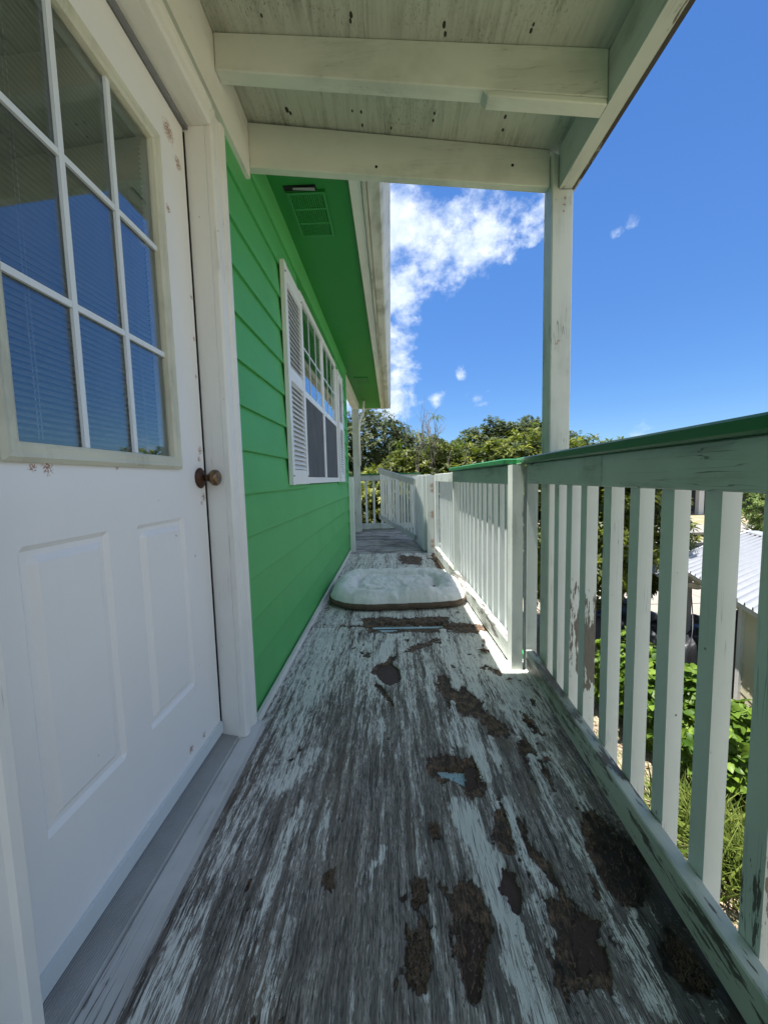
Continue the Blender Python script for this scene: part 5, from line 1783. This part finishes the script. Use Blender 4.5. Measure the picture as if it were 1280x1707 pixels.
tips = np.array([[1.02, 8.6, 2.28], [0.55, 8.7, 1.95], [0.2, 8.7, 1.75], [1.35, 8.6, 1.7], [0.95, 8.6, 1.85]]) - np.array([0.7, 9.0, GZ])
cr = np.repeat(tips, 14, 0)
ax = np.tile(np.array([[0, -0.2, 1.0]]), (len(cr), 1))
th = np.tile(np.arange(14) * 2.4, len(tips))
el = rt.uniform(-0.5, 0.6, len(cr))
d = np.stack([np.cos(th) * np.cos(el), np.sin(th) * np.cos(el), np.sin(el)], 1)
link('leaf_tuft', leaves_mesh('leaf_tuft', cr, d, ax, np.full(len(cr), 0.26), np.full(len(cr), 0.05), rt.random(len(cr)) * 0.5), MAT['leaf_loquat'], tw, (0.7, 9.0, GZ))

# oaks further off
tree('oak_tree', 'spreading dark oak behind the far column and gate', 'tree', (-1.2, 17.5, GZ),
     [(-1.0, 17, 2.3, 2.2, 1.6, 1.6), (-2.6, 17.3, 1.6, 1.7, 1.4, 1.7), (0.6, 17.4, 1.6, 1.3, 1.2, 1.3), (-1.8, 16.8, 0.6, 2.4, 1.5, 1.2), (-4.5, 17.5, 2.4, 2.4, 1.6, 2.2)],
     MAT['leaf_oak'], 11000, 9, 0.14, 0.062, 31, 0.28, 4, 'trees beyond the deck', 0.1, 2.0, 0.6)
tree('oak_tree', 'dark rounded oak rising behind the railing, left of the tall post', 'tree', (5.2, 18.5, GZ),
     [(5.0, 18, 1.9, 2.1, 1.5, 1.5), (6.6, 18, 2.0, 1.8, 1.4, 1.5), (3.6, 18.3, 1.2, 1.5, 1.3, 1.4), (8.0, 18.4, 1.4, 1.7, 1.3, 1.3)],
     MAT['leaf_oak'], 11000, 9, 0.14, 0.062, 32, 0.26, 4, 'trees beyond the deck', 0.1, 2.0, 0.5)
tree('oak_tree', 'small dark oak in the gap between the two bigger oaks', 'tree', (2.6, 21, GZ),
     [(2.4, 20.5, 1.9, 1.1, 1.0, 1.1), (3.2, 20.5, 1.3, 1.2, 1.0, 1.0), (1.6, 20.5, 1.1, 1.1, 1.0, 1.1)],
     MAT['leaf_oak'], 4500, 9, 0.14, 0.062, 33, 0.16, 3, 'trees beyond the deck', 0.1, 2.0)
# yellow-green palms low behind the end railing
pal = empty('palm_clump', (-0.9, 10.5, GZ), 'yellow-green palm clump just beyond the end railing', 'palm')
rp = np.random.default_rng(77)
cr, dd, ax, LL, WW = [], [], [], [], []
stems = [(-0.5, 10.4, 0.95), (-1.1, 10.8, 1.15), (0.1, 10.6, 0.8), (-1.7, 10.4, 0.9), (-0.2, 11.0, 1.0)]
for (sx, sy, sz) in stems:
    for f in range(16):
        th = rp.random() * 6.28
        el = rp.uniform(0.1, 1.1)
        o3 = np.array([sx, sy, sz - 0.35])
        dv = np.array([math.cos(th) * math.cos(el), math.sin(th) * math.cos(el), math.sin(el)])
        for q in range(16):
            s_ = 0.12 + q * 0.045
            c3 = o3 + dv * s_ * 1.2 - np.array([0, 0, 0.55 * s_ * s_])
            sd_ = np.cross(dv, [0, 0, 1.0])
            for sg in (-1, 1):
                cr.append(c3)
                dd.append(dv * 0.7 + sd_ * sg * 0.8 + rp.normal(size=3) * 0.08)
                ax.append([0, 0, 1.0])
                LL.append(0.26)
                WW.append(0.026)
cr = np.array(cr) - np.array([-0.9, 10.5, GZ])
link('fronds', leaves_mesh('fronds', cr, unit(np.array(dd)), np.array(ax), np.array(LL), np.array(WW), rp.random(len(cr))), MAT['leaf_palm'], pal, (-0.9, 10.5, GZ))['kind'] = 'stuff'
bm = bmesh.new()
for (sx, sy, sz) in stems:
    tube_bm(bm, [(sx + 0.9, sy - 10.5, 0), (sx + 0.92, sy - 10.5, (sz - GZ) * 0.5), (sx + 0.9, sy - 10.5, sz - GZ - 0.3)], [0.09, 0.07, 0.06], 7)
link('trunk', finish(bm, 'trunk'), MAT['bark'], pal, (-0.9, 10.5, GZ))
tree('garden_bush', 'dark leafy bush behind the balusters of the end railing', 'bush', (-0.5, 8.6, GZ),
     [(-0.5, 8.6, -0.1, 1.2, 0.7, 0.85), (-1.4, 8.7, -0.2, 1.0, 0.7, 0.9), (0.3, 8.7, -0.4, 0.9, 0.7, 0.8), (-0.6, 8.7, -1.4, 1.5, 0.8, 1.1)],
     MAT['leaf_loquat'], 900, 9, 0.15, 0.05, 41, 0.05, 2, None, 0.35, 0.9)

# bright vines and bushes in the yard below the railing
VN = [((1048, 1120), 5.6, 'bright vine bush seen low between the stripped balusters', 0.50, 0.55),
      ((1105, 1150), 4.9, 'bright green vine heap in front of the tarped load', 0.50, 0.45),
      ((1150, 1200), 4.6, 'leafy vine bush in front of the shed bay post', 0.5, 0.5),
      ((1235, 1260), 4.0, 'big-leaved vine climbing below the shed wall', 0.50, 0.50)]
for k, ((px, py), yy, lab, rx, rz_) in enumerate(VN):
    c = on_y(px, py, yy)
    tree('vine_bush', lab, 'bush', (c.x, c.y, GZ),
         [(c.x, c.y, c.z, rx, rx * 0.8, rz_), (c.x + 0.35, c.y + 0.25, c.z - 0.2, rx * 0.8, rx * 0.8, rz_ * 0.8), (c.x - 0.05, c.y + 0.2, c.z - 0.32, rx * 0.75, rx * 0.7, rz_ * 0.8)],
         MAT['leaf_vine'], 620, 7, 0.115, 0.085, 50 + k, 0.022, 3, 'vine bushes in the yard', 0.3, 0.5, 0.35, 45)
# long grass clump
c = on_z(1235, 1440, GZ)
rg = np.random.default_rng(91)
n = 1500
bs = np.stack([rg.normal(size=n) * 0.24, rg.normal(size=n) * 0.30, np.zeros(n)], 1)
dg = unit(np.stack([bs[:, 0] * 1.6 + rg.normal(size=n) * 0.35 - 0.15, bs[:, 1] * 1.2 + rg.normal(size=n) * 0.35 - 0.1, np.full(n, 0.9)], 1))
gc = link('grass_clump', leaves_mesh('grass_clump', bs, dg, unit(rg.normal(size=(n, 3))), rg.uniform(0.25, 0.55, n), rg.uniform(0.008, 0.014, n), rg.random(n), 0.2, 0.45), MAT['grass'], None, c)
tag(gc, 'tall bright grass clump on the sandy ground beside the vines', 'grass clump')
# thin lawn and litter
n = 26000
xy = np.stack([rg.uniform(0.9, 6.5, n), rg.uniform(1.0, 8.2, n)], 1)
pn = fbm(xy[:, 0] * 1.3 + 30, xy[:, 1] * 1.3 + 30, 500)
xy = xy[(pn > 0.47) | (rg.random(n) < 0.14)]
n = len(xy)
bs = np.concatenate([xy, np.full((n, 1), GZ)], 1)
dg = unit(np.stack([rg.normal(size=n) * 0.6, rg.normal(size=n) * 0.6, np.full(n, 1.0)], 1))
lw = link('grass', leaves_mesh('grass', bs, dg, unit(rg.normal(size=(n, 3))), rg.uniform(0.03, 0.075, n), rg.uniform(0.003, 0.007, n), rg.random(n), 0.2, 0.3), MAT['grass'])
tag(lw, 'short patchy grass growing on the sandy ground below the deck', 'grass', kind='stuff')
n = 11000
xy = np.stack([rg.uniform(0.9, 6.5, n), rg.uniform(1.0, 8.2, n)], 1)
bs = np.concatenate([xy, np.full((n, 1), GZ + 0.008)], 1)
dg = unit(np.stack([rg.normal(size=n), rg.normal(size=n), np.abs(rg.normal(size=n)) * 0.25], 1))
MAT['litter'] = leaf_mat('dry_leaf', (0.16, 0.10, 0.06), (0.46, 0.38, 0.28), 0.8, 0.1)
lt = link('leaf_litter', leaves_mesh('leaf_litter', bs, dg, np.tile([[0.1, 0.1, 1.0]], (n, 1)), rg.uniform(0.03, 0.08, n), rg.uniform(0.015, 0.03, n), rg.random(n), 0.3, 0.1), MAT['litter'])
tag(lt, 'dry fallen leaves scattered over the sandy ground', 'fallen leaves', kind='stuff')
# feathery tree by the canal
tree('canal_tree', 'light feathery green tree on the canal bank at the right edge', 'tree', (15.2, 16.2, GZ),
     [(15.4, 15.8, -0.4, 1.3, 1.0, 1.0), (16.3, 15.9, 0.1, 1.3, 1.0, 1.1), (15.6, 15.6, -1.3, 1.1, 0.8, 0.8), (17.2, 16, -0.4, 1.2, 1.0, 1.2)],
     MAT['leaf_far'], 1500, 8, 0.16, 0.05, 61, 0.10, 3, 'trees beyond the deck', 0.4, 1.2)
# woodland closing the horizon
rw = np.random.default_rng(4)
bl = []
for k in range(70):
    th = math.radians(rw.uniform(-70, 100))
    rr_ = rw.uniform(62, 80)
    bl.append((rr_ * math.sin(th), rr_ * math.cos(th), rw.uniform(-1.0, 0.5), rw.uniform(4, 7), rw.uniform(3, 5), rw.uniform(2.5, 3.6)))
cr, d, ax, LL, WW, tint = rosettes(bl, 5200, 6, 1.0, 0.6, rw, 0.1)
wd = link('distant_woodland', leaves_mesh('distant_woodland', cr, d, ax, LL, WW, tint), MAT['leaf_oak'])
tag(wd, 'distant belt of dark trees along the horizon', 'woodland', kind='stuff')
